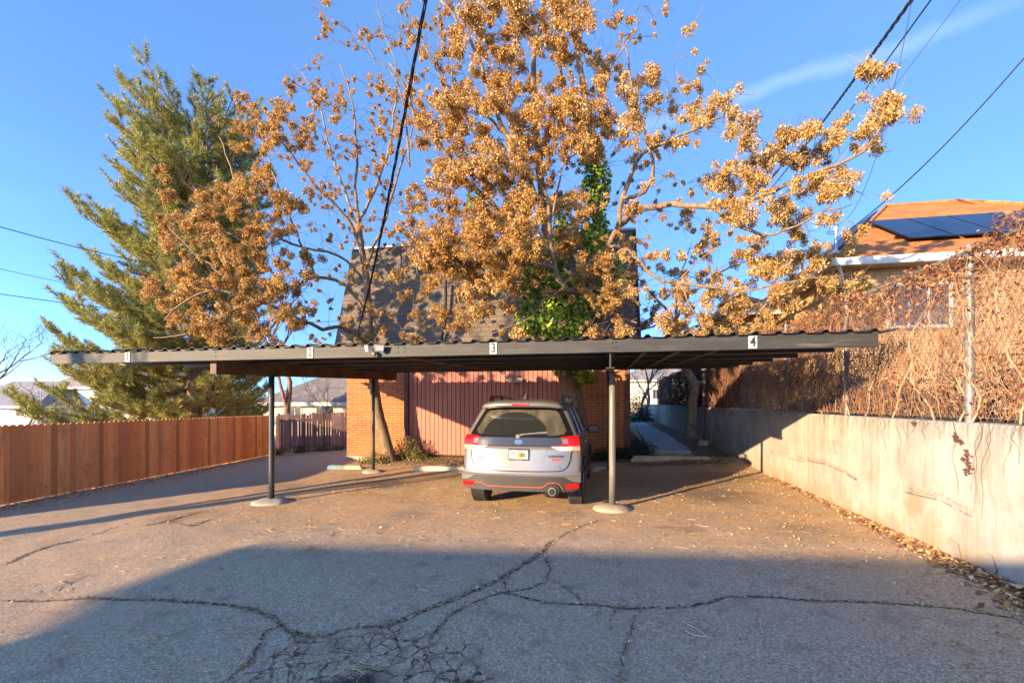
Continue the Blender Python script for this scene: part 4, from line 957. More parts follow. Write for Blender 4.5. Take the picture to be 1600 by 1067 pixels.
# ---------------- pale tree by the path
def path_tree():
    root = thing("bent_path_tree", "small crooked tree with bright pruned trunk beside the path and lamp post", "tree", (0, 0, 0))
    sk = Skel(); v0 = 17.6; b = P(1081, 688, v0); b.z = gz(b.x, v0)-.05
    sk.limb([b]+Pq([(1082,660,v0), (1082,630,v0), (1086,606,v0), (1080,590,v0), (1071,575,17.5), (1065,555,17.4), (1060,525,17.2), (1055,500,17)]), .20, .12, .12, .005)
    sk.limb(Pq([(1086,606,v0), (1092,598,v0-.05), (1096,600,v0-.1)]), .13, .07, .1, .002)
    for pts in ([(1055,500,17),(1030,470,16.8),(1000,440,16.6),(985,420,16.5)], [(1055,500,17),(1080,460,16.5),(1120,430,16),(1160,410,15.6),(1200,400,15.3)], [(1060,525,17.2),(1110,500,16.6),(1160,480,16),(1220,470,15.4),(1260,470,15)], [(1065,555,17.4),(1100,530,17),(1140,510,16.6),(1180,505,16.2)], [(1055,500,17),(1060,450,17.2),(1070,410,17.4),(1080,385,17.5)], [(1055,500,17),(1020,510,17),(990,520,17)]):
        sk.limb(Pq(pts), .06, .014, .25, .02)
    items = []
    for (x, y, d) in cells(lambda x, y: x >= 1000 and y > 370 and random.random() < .45):
        v = random.uniform(14, 17); rr = random.uniform(.16, .25)
        items.append((P(x, y, v), rr))
        for _ in range(3): items.append((P(x+random.gauss(0, 10), y+random.gauss(0, 8), v+random.uniform(-.3, .3)), rr*random.uniform(.55, .95)))
    for _ in range(25): items.append((P(random.uniform(990, 1270), random.uniform(440, 545), random.uniform(13.5, 16.5)), random.uniform(.14, .24)))
    add_branches(sk, items, .010, 1.0); sk.meshes(root, mat=bark("pale_bark", (.40,.29,.17))); seeds(root, items, M_SEEDP)
path_tree()
# ---------------- pines
def needle_template(seed, n=26, L=.17, w=.0055):
    r = np.random.default_rng(seed); V = []
    for i in range(n):
        a = r.uniform(0, 6.28); t = r.uniform(-.5, .5); sp = r.uniform(.3, 1.5); d = np.array([math.cos(a)*math.sin(sp), math.sin(a)*math.sin(sp), math.cos(sp)]); o = np.array([0, 0, t*.18]); l = L*r.uniform(.7, 1.15)
        s = np.cross(d, r.normal(size=3)); s /= np.linalg.norm(s); V += [o-s*w, o+s*w, o+d*l]
    return np.array(V)
NT_ = [needle_template(300+i, n=40, w=.0085) for i in range(6)]
def basis(d):
    d = np.array(d)/np.linalg.norm(d); a = np.cross(d, rng.normal(size=3)); a /= np.linalg.norm(a); return np.stack([a, np.cross(d, a), d], 1)
def pine(root, base, top, prof, nb, dens=1.0, seed=1, lean=(0, 0), needle_mat=None, tuft=1.0, trunk_r=.28):
    rr = random.Random(seed); H = (top-base).length; tr = MB(); br = MB(); tw = []; 
    trunk = [base.lerp(top, i/14)+Vector((.10*math.sin(i*1.3+seed), .10*math.cos(i*.9), 0))*(i > 0) for i in range(15)]
    tr.tube(trunk, [trunk_r*(1-i/14.5)+.015 for i in range(15)], 10); tr.build("trunk", M_BARK, root, smooth=True)
    for k in range(nb):
        f = (k+rr.random())/nb; hz = f**.9; h = .02+.97*hz; p0 = base.lerp(top, h); az = k*2.399+rr.uniform(-.4, .4)
        R_ = prof(h, az)*rr.uniform(.72, 1.08)
        up = .04+.62*h**2.6; d = Vector((math.cos(az), math.sin(az), 0)); n = max(4, int(R_/.35)); pts = [p0]; 
        for i in range(1, n+1):
            q = i/n; z = R_*(up*q*.75-.20*math.sin(q*2.4)*(1-h)+.26*q**2.5); pts.append(p0+d*R_*q+Vector((rr.gauss(0,.05), rr.gauss(0,.05), z)))
        br.tube(pts, [.045*(1-i/(n+.8))*min(1, .35+R_/4)+.008 for i in range(n+1)], 4, cap=False)
        for i in range(1, n+1):
            q = i/n
            if q < .22: continue
            for sgn in (-1, 1):
                for rep in range(2):
                    l = R_*(.16+.20*(1-q))*rr.uniform(.6, 1.2)+.18; dd = (pts[i]-pts[i-1]).normalized(); side = Vector((-d.y, d.x, 0))*sgn; dr = (dd*.85+side*rr.uniform(.5, 1)+Vector((0, 0, rr.uniform(-.1, .45)))).normalized()
                    a = pts[i-1].lerp(pts[i], rr.random()); m = max(2, int(l/.25*dens)); b2 = a+dr*l+Vector((0, 0, .12*l)); br.tube([a, a.lerp(b2, .5)+Vector((0, 0, -.03*l)), b2], [.012, .008, .005], 3, cap=False)
                    for j in range(m):
                        qq = .25+.75*(j+1)/m; c = a.lerp(b2, qq); tw.append((tuple(c), tuple(dr+Vector((rr.gauss(0,.35), rr.gauss(0,.35), .45+rr.gauss(0,.25))))))
        tw.append((tuple(pts[-1]), tuple((pts[-1]-pts[-2]).normalized()+Vector((0, 0, .5)))))
    br.build("branches", M_TWIG, root)
    V = [];
    for (c, d) in tw: V.append((NT_[rng.integers(6)]*tuft*rng.uniform(.8, 1.25)) @ basis(d).T+np.array(c))
    V = np.concatenate(V); np_mesh("needles", V, np.arange(len(V)).reshape(-1, 3), needle_mat, root); return len(tw)
def pine_mat():
    t = NT("pine_needles", rough=.6); c = t.ramp(t.island(), [(0, (.13,.155,.042)), (.4, (.31,.34,.09)), (.8, (.50,.48,.13)), (1, (.58,.46,.18))])
    c = t.mix(t.rng(t.noise(.8, 3), .45, .7, 0, .6), c, (.20,.165,.05)); return t.leafy(c, .25, .5)
M_PINE = pine_mat()
def pines():
    r1 = thing("pine_tree", "tall broad pine standing beyond the orange picket fence", "tree", (0, 0, 0))
    v = 17.5; b = P(300, 640, v); b.z = -.6; t = P(318, 205, v+.3)
    def prof(h, az):
        side = -math.cos(az)                                        # +1 towards the left of the picture
        base = np.interp(h, [0, .12, .3, .42, .6, .78, .92, 1], [3.9, 4.3, 4.0, 3.4, 3.5, 3.1, 2.8, 2.2])
        return base*(1+(.30 if h < .45 else .16)*side)
    print("tufts", pine(r1, b, t, prof, 150, 1.0, 5, needle_mat=M_PINE, tuft=1.3, trunk_r=.30))
pines()
# ---------------- bare trees
def bare_tree(label, base, h, r0, seed, spread=.55, levels=5, name="bare_tree", mat=None, up=.3):
    root = thing(name, label, "tree", tuple(base)); rr = random.Random(seed); tr, tb = MB(), MB()
    def grow(p, d, l, r, lev):
        n = 5; pts = [p]
        for i in range(n): d = (d+Vector((rr.gauss(0,.12), rr.gauss(0,.12), rr.gauss(up*.12, .06)))).normalized(); pts.append(pts[-1]+d*l/n)
        (tr if r > .03 else tb).tube(pts, [r*(1-.4*i/n) for i in range(n+1)], 7 if r > .03 else 3, cap=False)
        if lev == 0: return
        for k in range(rr.choice((2, 3, 3))):
            i = rr.choice((2, 3, 4, 5)) if k else 5; dd = (d+Vector((rr.gauss(0,1), rr.gauss(0,1), rr.gauss(.15,.5)))*spread).normalized(); grow(pts[i], dd, l*rr.uniform(.6, .82), max(.004, r*rr.uniform(.45, .62)), lev-1)
    grow(Vector(), Vector((0, 0, 1)), h*.32, r0, levels)
    tr.build("trunk", mat or M_BARK, root, smooth=True)
    if tb.v: tb.build("branches", mat or M_TWIG, root)
    return root
def gb(px, v, dz=0): q = P(px, 600, v); q.z = gz(q.x, v)+dz-.05; return q
M_GREYB = bark("grey_bark", (.17,.145,.13), 12, .3)
bare_tree("bare grey tree rising at the far edge behind the orange pickets", gb(-60, 17), 8.5, .13, 3, .6, 6, mat=M_GREYB)
bare_tree("low tangled bare tree in front of the bluish grey house", gb(30, 19), 4.6, .08, 8, .8, 6, mat=M_GREYB)
bare_tree("tall grey-brown trunk rising just past the end of the orange pickets", gb(440, 17.3), 9.5, .17, 21, .45, 5, mat=bark("ruddy_bark", (.24,.15,.10)))
bare_tree("thin bare sapling against the grey roof, between trunk and corner", gb(489, 18.0), 4.5, .045, 31, .4, 4, mat=M_GREYB)
bare_tree("thin bare sapling closest to the brick corner", gb(527, 18.8), 5.0, .05, 37, .4, 4, mat=M_GREYB)
bare_tree("slender bare tree at the far end of the path", gb(1012, 42), 9, .16, 41, .5, 5)
bare_tree("pair of dark stems before the white house at the end of the path", gb(1000, 38), 7, .12, 77, .6, 6)
bare_tree("bare tree beside the wing of the brick bungalow", gb(1150, 26, .9), 7.5, .14, 45, .6, 6)
# tree behind the viewpoint that dapples the driveway
bare_tree("large bare tree behind the viewpoint beyond the garage block", Vector((-17.5, -6.5, -.4)), 15, .30, 52, .5, 6)
# ---------------- low plants
def leaf_plant(name, label, cat, blobs, mat, size=(.03,.06), stems=0, group=None, kind=None, smat=None):
    root = thing(name, label, cat, (0, 0, 0), group); V = []; mb = MB()
    for (c0, rad, k) in blobs:
        c0 = np.array(c0); rad = np.array(rad)
        for _ in range(k):
            d = rng.normal(size=3); d /= np.linalg.norm(d); d[2] = abs(d[2])*1.0 if rad[2] > 0 else d[2]; f = rng.uniform(.15, 1)**.45; p = c0+d*rad*f*(1+.3*mnoise.noise(Vector(tuple(d*3+c0))))
            s = rng.uniform(*size); n = d*.6+rng.normal(size=3)*.6+np.array([0, 0, .6]); n /= np.linalg.norm(n); a = np.cross(n, rng.normal(size=3)); a /= np.linalg.norm(a); b = np.cross(n, a); V += [p-a*s, p-b*s*.45, p+a*s, p+b*s*.45+n*s*.2]
            if rng.random() < stems: mb.tube([c0+np.array([rng.normal()*.05, rng.normal()*.05, 0]), (c0+p)/2+rng.normal(size=3)*.03, p], [.006, .004, .003], 3, cap=False)
    np_mesh("leaves", np.array(V), np.arange(len(V)).reshape(-1, 4), mat, root)
    if mb.v: mb.build("stems", smat or M_TWIG, root)
    return root
def leafm(name, stops, tr=.25, rough=.5):
    t = NT(name); return t.leafy(t.ramp(t.island(), stops), tr, rough)
M_SHRUB = leafm("shrub_leaf", [(0, (.06,.08,.02)), (.4, (.14,.15,.035)), (.8, (.26,.24,.06)), (1, (.40,.30,.12))])
M_VINCA = leafm("periwinkle_leaf", [(0, (.008,.018,.008)), (.6, (.02,.045,.018)), (1, (.06,.10,.035))], .1, .4)
def gp(px, v, h=0): q = P(px, 600, v); return (q.x, v, gz(q.x, v)+h)
leaf_plant("shrub", "sparse yellow-green shrub behind the foot of the leaning tree", "shrub", [(gp(636, 13.35, .0), (.55, .25, .78), 900), (gp(612, 13.2, 0), (.4, .3, .4), 300)], M_SHRUB, (.025,.05), .25)
leaf_plant("low_shrub", "small bright green plant in front of the brick corner by the rear post", "shrub", [(gp(590, 12.75, 0), (.38, .3, .36), 420), (gp(573, 12.8, 0), (.3, .25, .22), 200)], M_SHRUB, (.025,.05), .2)
leaf_plant("low_shrub", "dry tan-green plant between the leaning tree and the boards", "shrub", [(gp(655, 13.2, 0), (.45, .3, .25), 350), (gp(690, 13.3, 0), (.5, .3, .12), 160)], M_SHRUB, (.02,.04), .3)
leaf_plant("ivy_bed", "dark glossy evergreen bed between the brick corner and the path", "plant", [(gp(965, 13.3, -.05), (.75, .45, .42), 1500), (gp(1000, 14.0, -.05), (.55, .9, .50), 1900), (gp(1000, 13.2, -.05), (.5, .4, .22), 500), (gp(990, 16, -.05), (.4, 1.2, .40), 700), (gp(940, 13.1, -.05), (.5, .35, .45), 500)], M_VINCA, (.022,.04))
leaf_plant("hedge", "dark evergreen bush where the path ends", "hedge", [(gp(992, 34, -.05), (1.3, 2, 2.0), 2600), (gp(1003, 36, 0), (.9, 2, .9), 900)], M_VINCA, (.05,.09))
leaf_plant("weeds", "green weeds at the bottom of the old plank fence", "weeds", [(gp(432, 16.2, 0), (.35, .2, .28), 200), (gp(470, 16.8, 0), (.3, .2, .35), 220), (gp(500, 17.3, 0), (.5, .2, .25), 220), (gp(525, 17.6, 0), (.4, .2, .22), 180)], leafm("weed_leaf", [(0, (.03,.06,.015)), (1, (.12,.16,.04))]), (.03,.06))
# ================================================================ VINE ON THE FENCE
def vines():
    root = thing("climbing_vine", "dense bare orange-brown vine with red leaves covering the chain link fence", "vine", (0, 0, 0))
    def vm(name, c, var=.4):
        t = NT(name, rough=.85); t.set('Base Color', t.mix(t.rng(t.noise(3, 4), .4, .65, 0, .7), t.ramp(t.island(), [(0, tuple(x*(1-var) for x in c)), (.5, c), (1, tuple(min(1, x*(1+var)) for x in c))]), tuple(x*.6 for x in c))); return t.m
    mats = [("stems", vm("orange_vine", (.34,.16,.058))), ("stems", vm("tan_vine", (.40,.27,.145))), ("stems", vm("dark_vine", (.13,.065,.045))), ("stems", vm("rust_vine", (.26,.105,.048)))]
    top = lambda v: 1.43+FH+.00+.06*math.sin(v*1.7)+.06*math.sin(v*4.1+1)
    def strand(v, z, hd, n, step, droop, curl, spread):
        a = hd; u = FU+random.uniform(-spread, spread); pts = []; du = 0
        for i in range(n):
            pts.append((u, v, z)); a += random.gauss(0, curl); a += droop*math.sin(-math.pi/2-a)*1.0
            v += math.cos(a)*step; z += math.sin(a)*step; du = du*.6+random.gauss(0, .02); u += du-.15*(u-FU)
            if z > top(v): a = -abs(a) if math.sin(a) > 0 else a; z = top(v)
            if z < 1.46 and u > FU-.16: z = 1.46; a = random.uniform(.3, 2.8)
        return pts
    for mi, (nm, m) in enumerate(mats):
        mb = MB()
        cnt = (2700, 1600, 2200, 2200)[mi]
        for k in range(cnt):
            v = 3.2+13.5*random.random()**1.25 if random.random() < .85 else random.uniform(14, 33)
            mode = random.random(); near = v < 7
            if v < 14 and random.random() < .3: continue
            if mode < .52: z = top(v)-(top(v)-1.5)*random.random()**1.6; hd = random.uniform(0, 6.3); pts = strand(v, z, hd, random.randint(6, 15), .06, .0, .95, .15)
            elif mode < .86: z = random.uniform(2.1, top(v)); pts = strand(v, z, -1.57+random.gauss(0, .5), random.randint(8, 18), .065, .12, .75, .15)
            else: pts = strand(v, 1.47, 1.57+random.gauss(0, .35), random.randint(14, 22), .095, -.02, .16, .08)
            r = random.uniform(.0009, .0024) if near else random.uniform(.0014, .0032)
            if mode > .97: r *= 1.7
            mb.tube(pts, [r*(1-.5*i/len(pts)) for i in range(len(pts))], 3, cap=False)
        mb.build(nm, m, root)
    mb = MB()
    for _ in range(1500):
        v = random.uniform(13.5, 34); pts = strand(v, random.uniform(1.5, top(v)), random.uniform(0, 6.3), random.randint(7, 14), .13, .1, .6, .12); mb.tube(pts, random.uniform(.004, .010), 3, cap=False)
    mb.build('stems', vm('maroon_vine', (.13,.05,.045)), root)
    # thick pale old stems climbing the posts
    pov = vm("pale_old_vine", (.40,.29,.19), .15)
    for (v0, v1) in ((5.3,5.45),(5.5,5.38),(4.7,5.2),(6.6,5.9),(7.3,6.4),(7.8,7.7),(4.2,4.6),(5.9,6.9),(10.1,10.3),(12.5,12.6),(8.6,8.2),(9.3,9.9)):
        n = 14; mb = MB(); mb.tube([(FU-.03+.03*math.sin(i*1.3+v0), v0+(v1-v0)*i/n+.05*math.sin(i*.9+v0*3), 1.44+(1.6*i/n)) for i in range(n+1)], [.010*(1-.5*i/n) for i in range(n+1)], 6, cap=False); mb.build("old_stem", pov, root, smooth=True)
    # hanging tendrils on the wall face
    for (px, L) in ((1290,.30),(1318,.5),(1352,.62),(1382,.45),(1405,.75),(1418,.55),(1432,.4),(1450,.3),(1492,.75),(1535,.9),(1540,.7),(1548,.95),(1558,.5),(1582,.5),(1590,.35),(1376,.2),(1468,.2)):
        t = (px-800)/FPX; v = (ST*t+CT)*WU/(CT*t-ST); n = 12; ph = random.random()*6; dr = random.uniform(-.15, .2)
        pts = [(WU+.05, v, 1.46), (WU-.02, v, 1.445)]+[(WU-.03-.015*math.sin(i+ph), v+dr*i/n+.03*math.sin(i*.7+ph), 1.43-L*i/n) for i in range(1, n)]
        mb = MB(); mb.tube(pts, [.0020]*2+[.0019-.0010*i/n for i in range(1, n)], 4, cap=False); mb.build("tendril", mats[2][1], root)
    # leaves, reddest along the top
    tl = leafm("red_vine_leaf", [(0, (.06,.022,.016)), (.25, (.17,.035,.024)), (.5, (.27,.13,.05)), (.85, (.45,.27,.11)), (1, (.16,.10,.06))], .3, .7)
    V = []
    for k in range(15000):
        v = 3.2+13.5*rng.random()**1.3 if rng.random() < .72 else rng.uniform(13, 34); tz = top(v)
        z = tz-abs(rng.normal())*.22 if rng.random() < .72 else rng.uniform(1.46, tz)
        p = np.array([FU+rng.normal()*.10, v, z]); s = rng.uniform(.012, .032); n = rng.normal(size=3)+np.array([-.6, -.3, .2]); n /= np.linalg.norm(n); a = np.cross(n, rng.normal(size=3)); a /= np.linalg.norm(a); b = np.cross(n, a)
        V += [p-a*s, p-b*s*.55+n*s*.3, p+a*s, p+b*s*.55]
    np_mesh("leaves", np.array(V), np.arange(len(V)).reshape(-1, 4), tl, root)
    # dark berries in bunches hanging on the wall
    for (px, py) in ((1516,705),(1520,712),(1512,716),(1518,722),(1522,730),(1514,734),(1519,738),(1502,687),(1506,690),(1498,682),(1434,660)):
        t = (px-800)/FPX; Z = WU/(CT*t-ST); v = ST*t*Z+CT*Z; z = EYE+(HOR-py)/FPX*Z
        mb = MB()
        for _ in range(9): mb.box((-.006,)*3, (.006,)*3, M=Matrix.Translation((WU-.04+random.gauss(0,.012), v+random.gauss(0,.016), z+random.gauss(0,.014))) @ Matrix.Rotation(random.random()*3, 4, 'X'))
        mb.build("berry_bunch", mats[2][1], root)
vines()
M_HEDGE = leafm("dry_hedge_leaf", [(0, (.012,.007,.004)), (.5, (.045,.022,.009)), (.85, (.16,.07,.02)), (1, (.14,.13,.03))], .2, .8)
leaf_plant("dry_hedge", "brown and olive hedge in the raised yard behind the vine fence", "hedge", [((4.55+random.uniform(-.15,.25), 3.0+i*.75, 1.36), (.42, .6, .75+.2*random.random()), 520) for i in range(12)], M_HEDGE, (.02,.045), .02)
# ================================================================ CAR
def car():
    root = thing("parked_suv", "silver compact SUV with orange bumper trim parked under stall three", "car", (-1.30, 6.78, gz(-1.3, 7.7)+.0))
    pt = NT("silver_paint", (.31,.295,.27), .33, .5); pt.set('Coat Weight', .6); pt.set('Coat Roughness', .06)
    pt.set('Base Color', pt.mix(pt.rng(pt.sep()[2], .75, .35, 0, .25), (.25,.235,.215), (.20,.17,.13)))
    pt.set('Normal', pt.bump(pt.noise(3, 2), .02, .02)); paint = pt.m
    cl = simple("grey_black_cladding", (.036,.032,.028), .6, var=.15); blk = simple("gloss_black", (.010,.010,.011), .15, var=.1); rub = simple("tyre_rubber", (.035,.033,.031), .85, var=.3, scale=20)
    def lamp(nm, c, r=.12): t = NT(nm, c, r); t.set('Coat Weight', .3); t.set('Specular IOR Level', .3); return t.m
    red = lamp("red_lens", (.50,.008,.006)); clear = lamp("clear_lens", (.62,.56,.50)); org = simple("orange_trim", (.42,.085,.03), .6, var=.1)
    g = NT("dusty_rear_glass", (.03,.032,.028), .09); g.set('Specular IOR Level', 1.0); nn = g.noise(2.4, 4, .6, v=g.map((2.5, 1, .6))); 
    s = g.sep(); ex = g.math('DIVIDE', g.math('ADD', s[0], .08), .50); ez = g.math('DIVIDE', g.math('SUBTRACT', s[2], 1.15), .36)
    arc = g.rng(g.math('ADD', g.math('MULTIPLY', ex, ex), g.math('MULTIPLY', ez, ez)), .95, 1.08)     # dust outside the wiper sweep
    dustf = g.math('MULTIPLY', arc, g.rng(nn, .3, .7, .3, .8)); g.set('Base Color', g.mix(dustf, (.018,.020,.018), (.13,.11,.075))); g.set('Roughness', g.math('ADD', g.math('MULTIPLY', dustf, .4), .07))
    gar = NT("garnish_gloss", (.045,.05,.058), .14, .2); seam = simple("seam", (.012,.012,.012), .8)
    zl = [.36,.42,.58,.78,.95,1.08,1.15,1.30,1.45,1.56,1.63,1.665,1.69]
    Wz = lambda z: float(np.interp(z, [.36,.42,.58,.78,.95,1.08,1.15,1.30,1.45,1.56,1.66,1.69], [.865,.885,.902,.908,.902,.885,.862,.80,.735,.68,.60,.58]))
    gk = [1]*10+[.93,.55,0]
    def yr(x, z):
        b = float(np.interp(z, [.2,.34,.56,.60,.66,.80,.96,1.02,1.14,1.35,1.55,1.66,1.7], [.07,.015,.0,.035,.055,.075,.09,.075,.105,.25,.40,.46,.55]))
        k = .17 if z < 1.1 else .17+.06*min(1, (z-1.1)/.3)
        return b+k*min(1.05, abs(x)/.90)**3.2
    ys = [None, .62, .8, 1.2, 1.8, 2.4, 2.8, 3.1, 3.35, 3.6, 4.0, 4.3, 4.5, 4.6]
    zt = [1.67, 1.685, 1.70, 1.715, 1.72, 1.70, 1.64, 1.50, 1.30, 1.12, 1.05, .98, .88, .70]
    pl = [1, 1, 1, 1, 1, 1, 1, 1, 1, 1, .98, .93, .84, .70]
    def shell():
        mb = MB(); vs = []; n = len(zl)
        for i, y in enumerate(ys):
            row = []
            for k in range(n):
                z = .36+(zt[i]-.36)*(zl[k]-.36)/(1.69-.36); x = Wz(z)*gk[k]*pl[i]
                yy = yr(Wz(zl[k]), zl[k]) if (y is None) else y
                if y is None and k >= 10: yy = .40
                row.append((x, yy, z))
            vs += [(-x, yy, z) for (x, yy, z) in row]+row[:-1][::-1]
        m = 2*n-1; fs = [(i*m+j, i*m+j+1, (i+1)*m+j+1, (i+1)*m+j) for i in range(len(ys)-1) for j in range(m-1)]
        fs.append(tuple((len(ys)-1)*m+j for j in range(m))[::-1])
        mb.add(vs, [f[::-1] for f in fs]); return mb.build("body", paint, root, smooth=True)
    body = shell()
    def patch(name, mat, rows, off, par=root, nc=18, ns=3, smooth=True, thick=.012):
        """rows: (z, x left, x right) interpolated; lies on the rear surface, off metres proud"""
        R2 = []
        for (a, b) in zip(rows, rows[1:]):
            for i in range(ns): t = i/ns; R2.append([a[k]*(1-t)+b[k]*t for k in range(3)])
        R2.append(list(rows[-1])); vs = []
        for (z, a, b) in R2:
            for j in range(nc+1): x = a+(b-a)*j/nc; vs.append((x, yr(x, z)-off, z))
        nr = len(R2); w = nc+1; N = len(vs)
        fs = [(i*w+j, i*w+j+1, (i+1)*w+j+1, (i+1)*w+j) for i in range(nr-1) for j in range(nc)]
        vs += [(x, y+thick+off*.5, z) for x, y, z in vs]
        edge = [j for j in range(w)]+[i*w+nc for i in range(1, nr)]+[(nr-1)*w+j for j in range(nc-1, -1, -1)]+[i*w for i in range(nr-2, 0, -1)]
        fs += [(edge[i], N+edge[i], N+edge[(i+1) % len(edge)], edge[(i+1) % len(edge)]) for i in range(len(edge))]
        if rows[0][0] > rows[-1][0]: fs = [f[::-1] for f in fs]
        mb = MB(); mb.add(vs, fs); return mb.build(name, mat, par, smooth=False)
    zz = [.58,.64,.72,.80,.88,.95,1.0,1.08,1.14,1.2,1.3,1.4,1.5,1.56,1.62,1.67]
    r = patch("rear_panel", paint, [(z, -Wz(z), Wz(z)) for z in zz], .0, ns=2, nc=28, thick=.03)
    for p_ in r.data.polygons: p_.use_smooth = True
    # lower bumper
    patch("rear_bumper", cl, [(.355, -.80, .80), (.385, -.88, .88), (.44, -.90, .90), (.485, -.90, .90), (.50, -.80, .80), (.575, -.67, .67)], .035, nc=30)
    patch("rear_bumper_upper", paint, [(.485, -.912, .912), (.56, -.912, .912), (.615, -.91, .91), (.628, -.90, .90)], .028, nc=30)
    for sg in (-1, 1):
        a, b = sorted((sg*.70, sg*.885)); patch("reflector", red, [(.40, a, b), (.47, a, b)], .045, nc=5)
    mb = MB(); mb.tube([(x, yr(x, z)-.042, z) for x, z in ((-.70,.395),(-.68,.43),(-.65,.46),(-.54,.465),(-.48,.43),(-.44,.42),(-.2,.418),(0,.418),(.2,.418),(.36,.42),(.40,.44),(.45,.485),(.56,.49),(.60,.475),(.66,.40))], .0075, 6); mb.build("orange_bumper_line", org, root)
    mb = MB(); mb.lathe([(.05, -.06), (.056, .02), (.060, .026), (.050, .027)], (.51, .0, .365), 20, M=Matrix.Rotation(R(90), 4, 'X')); mb.tube([(.51, -.02, .365), (.51, .6, .33)], .04, 12); ex_ = mb.build("exhaust", simple("exhaust_steel", (.35,.3,.26), .3, .9), root)
    mb = MB(); mb.lathe([(.046, .0275), (.044, .0285)], (.51, .0, .365), 16, M=Matrix.Rotation(R(90), 4, 'X')); mb.build("pipe_opening", seam, ex_)
    mb = MB(); mb.lathe([(.105, 0), (.10, .004)], (.51, yr(.51,.38)-.036, .385), 20, M=Matrix.Rotation(R(90), 4, 'X')); mb.build("exhaust_surround", seam, root)
    # tailgate
    tg = [( .655, -.60, .60), (.70, -.70, .70), (.80, -.745, .745), (.94, -.765, .765), (1.0, -.77, .77)]
    gate = patch("tailgate", paint, tg, .010, nc=26)
    mb = MB()
    ol = [(-.785,1.0),(-.775,.92),(-.755,.80),(-.72,.71),(-.66,.658),(-.58,.645),(-.3,.640),(0,.638),(.3,.640),(.58,.645),(.66,.658),(.72,.71),(.755,.80),(.775,.92),(.785,1.0)]
    mb.tube([(x, yr(x, z)-.006, z) for x, z in ol], .006, 6); mb.build("tailgate_seam", seam, gate)
    patch("plate_recess", paint, [(.775, -.33, .33), (.80, -.36, .36), (.96, -.42, .42), (.995, -.44, .44)], .016, par=gate, nc=16)
    patch("tailgate_crease", paint, [(.695, -.62, .62), (.715, -.60, .60), (.735, -.58, .58)], .022, par=gate, nc=20)
    patch("garnish", gar.m, [(1.005, -.66, .66), (1.03, -.68, .68), (1.10, -.70, .70), (1.135, -.72, .72)], .022, nc=26)
    # glass
    patch("glass_surround", blk, [(1.125, -.80, .80), (1.20, -.785, .785), (1.35, -.715, .715), (1.50, -.640, .640), (1.575, -.60, .60)], .010, nc=26)
    patch("rear_window", g.m, [(1.165, -.50, .50), (1.185, -.66, .66), (1.24, -.695, .695), (1.36, -.635, .635), (1.48, -.575, .575), (1.53, -.53, .53), (1.545, -.40, .40)], .017, nc=24)
    mb = MB(); mb.tube([(x, yr(x, z)-.035, z) for x, z in ((-.02,1.155),(.10,1.185),(.25,1.20),(.42,1.205))], .009, 6); mb.lathe([(.035, 0), (.03, .03)], (-.02, yr(0,1.15)-.01, 1.15), 12, M=Matrix.Rotation(R(90), 4, 'X')); mb.tube([(x, yr(x, z)-.028, z) for x, z in ((-.04,1.175),(.43,1.222))], .007, 5); mb.build("rear_wiper", simple("wiper_grey", (.16,.15,.14), .6), root)
    # spoiler with brake light
    mb = MB(); n = 20; vs = []
    for (z, y, wf) in ((1.575,.33,.60),(1.60,.20,.63),(1.635,.19,.63),(1.675,.26,.62),(1.705,.55,.58),(1.715,.95,.55)):
        for j in range(n+1): x = -wf+2*wf*j/n; vs.append((x, y+.12*abs(x/wf)**3, z-.035*abs(x/wf)**4))
    mb.add(vs, [(i*(n+1)+j, i*(n+1)+j+1, (i+1)*(n+1)+j+1, (i+1)*(n+1)+j) for i in range(5) for j in range(n)]); sp = mb.build("roof_spoiler", paint, root, smooth=True)
    sp.modifiers.new('solid', 'SOLIDIFY').thickness = .012
    mb = MB(); mb.box((-.13, .182, 1.605), (.13, .20, 1.633)); mb.build("brake_light", red, sp, bevel=.004)
    mb = MB(); mb.add([(-.028, .55, 1.715), (.028, .55, 1.715), (.03, .78, 1.715), (-.03, .78, 1.715), (-.006, .70, 1.80), (.006, .70, 1.80), (.006, .76, 1.795), (-.006, .76, 1.795)], [(0,1,5,4), (1,2,6,5), (2,3,7,6), (3,0,4,7), (4,5,6,7)]); mb.build("antenna_fin", paint, root)
    for sg in (-1, 1):
        mb = MB(); mb.tube([(sg*.585, .62, 1.655), (sg*.59, .68, 1.72), (sg*.595, .80, 1.752), (sg*.60, 1.6, 1.765), (sg*.60, 2.4, 1.745), (sg*.595, 2.62, 1.70), (sg*.59, 2.7, 1.64)], .016, 8)
        for y in (.85, 1.6, 2.35): mb.box((sg*.6-.018, y-.05, 1.66), (sg*.6+.018, y+.05, 1.752))
        mb.build("roof_rail", blk, root, smooth=False)
        # taillight
        a = lambda x0, x1: sorted((sg*x0, sg*x1))
        t = patch("taillight", red, [(1.015, *a(.735,.892)), (1.10, *a(.72,.884)), (1.165, *a(.74,.865))], .026, nc=8)
        patch("light_arm", red, [(1.125, *a(.66,.735)), (1.138, *a(.60,.735)), (1.158, *a(.66,.745))], .027, par=t, nc=8)
        patch("light_arm", red, [(1.010, *a(.53,.735)), (1.022, *a(.57,.735)), (1.040, *a(.66,.735))], .027, par=t, nc=8)
        patch("light_inner", lamp("smoked_lens", (.22,.12,.11)), [(1.045, *a(.65,.73)), (1.12, *a(.63,.73))], .024, par=t, nc=6)
        patch("reversing_lens", clear, [(.945, *a(.62,.79)), (.965, *a(.56,.79)), (1.010, *a(.48,.79))], .024, par=t, nc=8)
        patch("indicator_lens", lamp("amber_clear", (.66,.32,.2)), [(.945, *a(.795,.895)), (1.010, *a(.795,.893))], .024, par=t, nc=4)
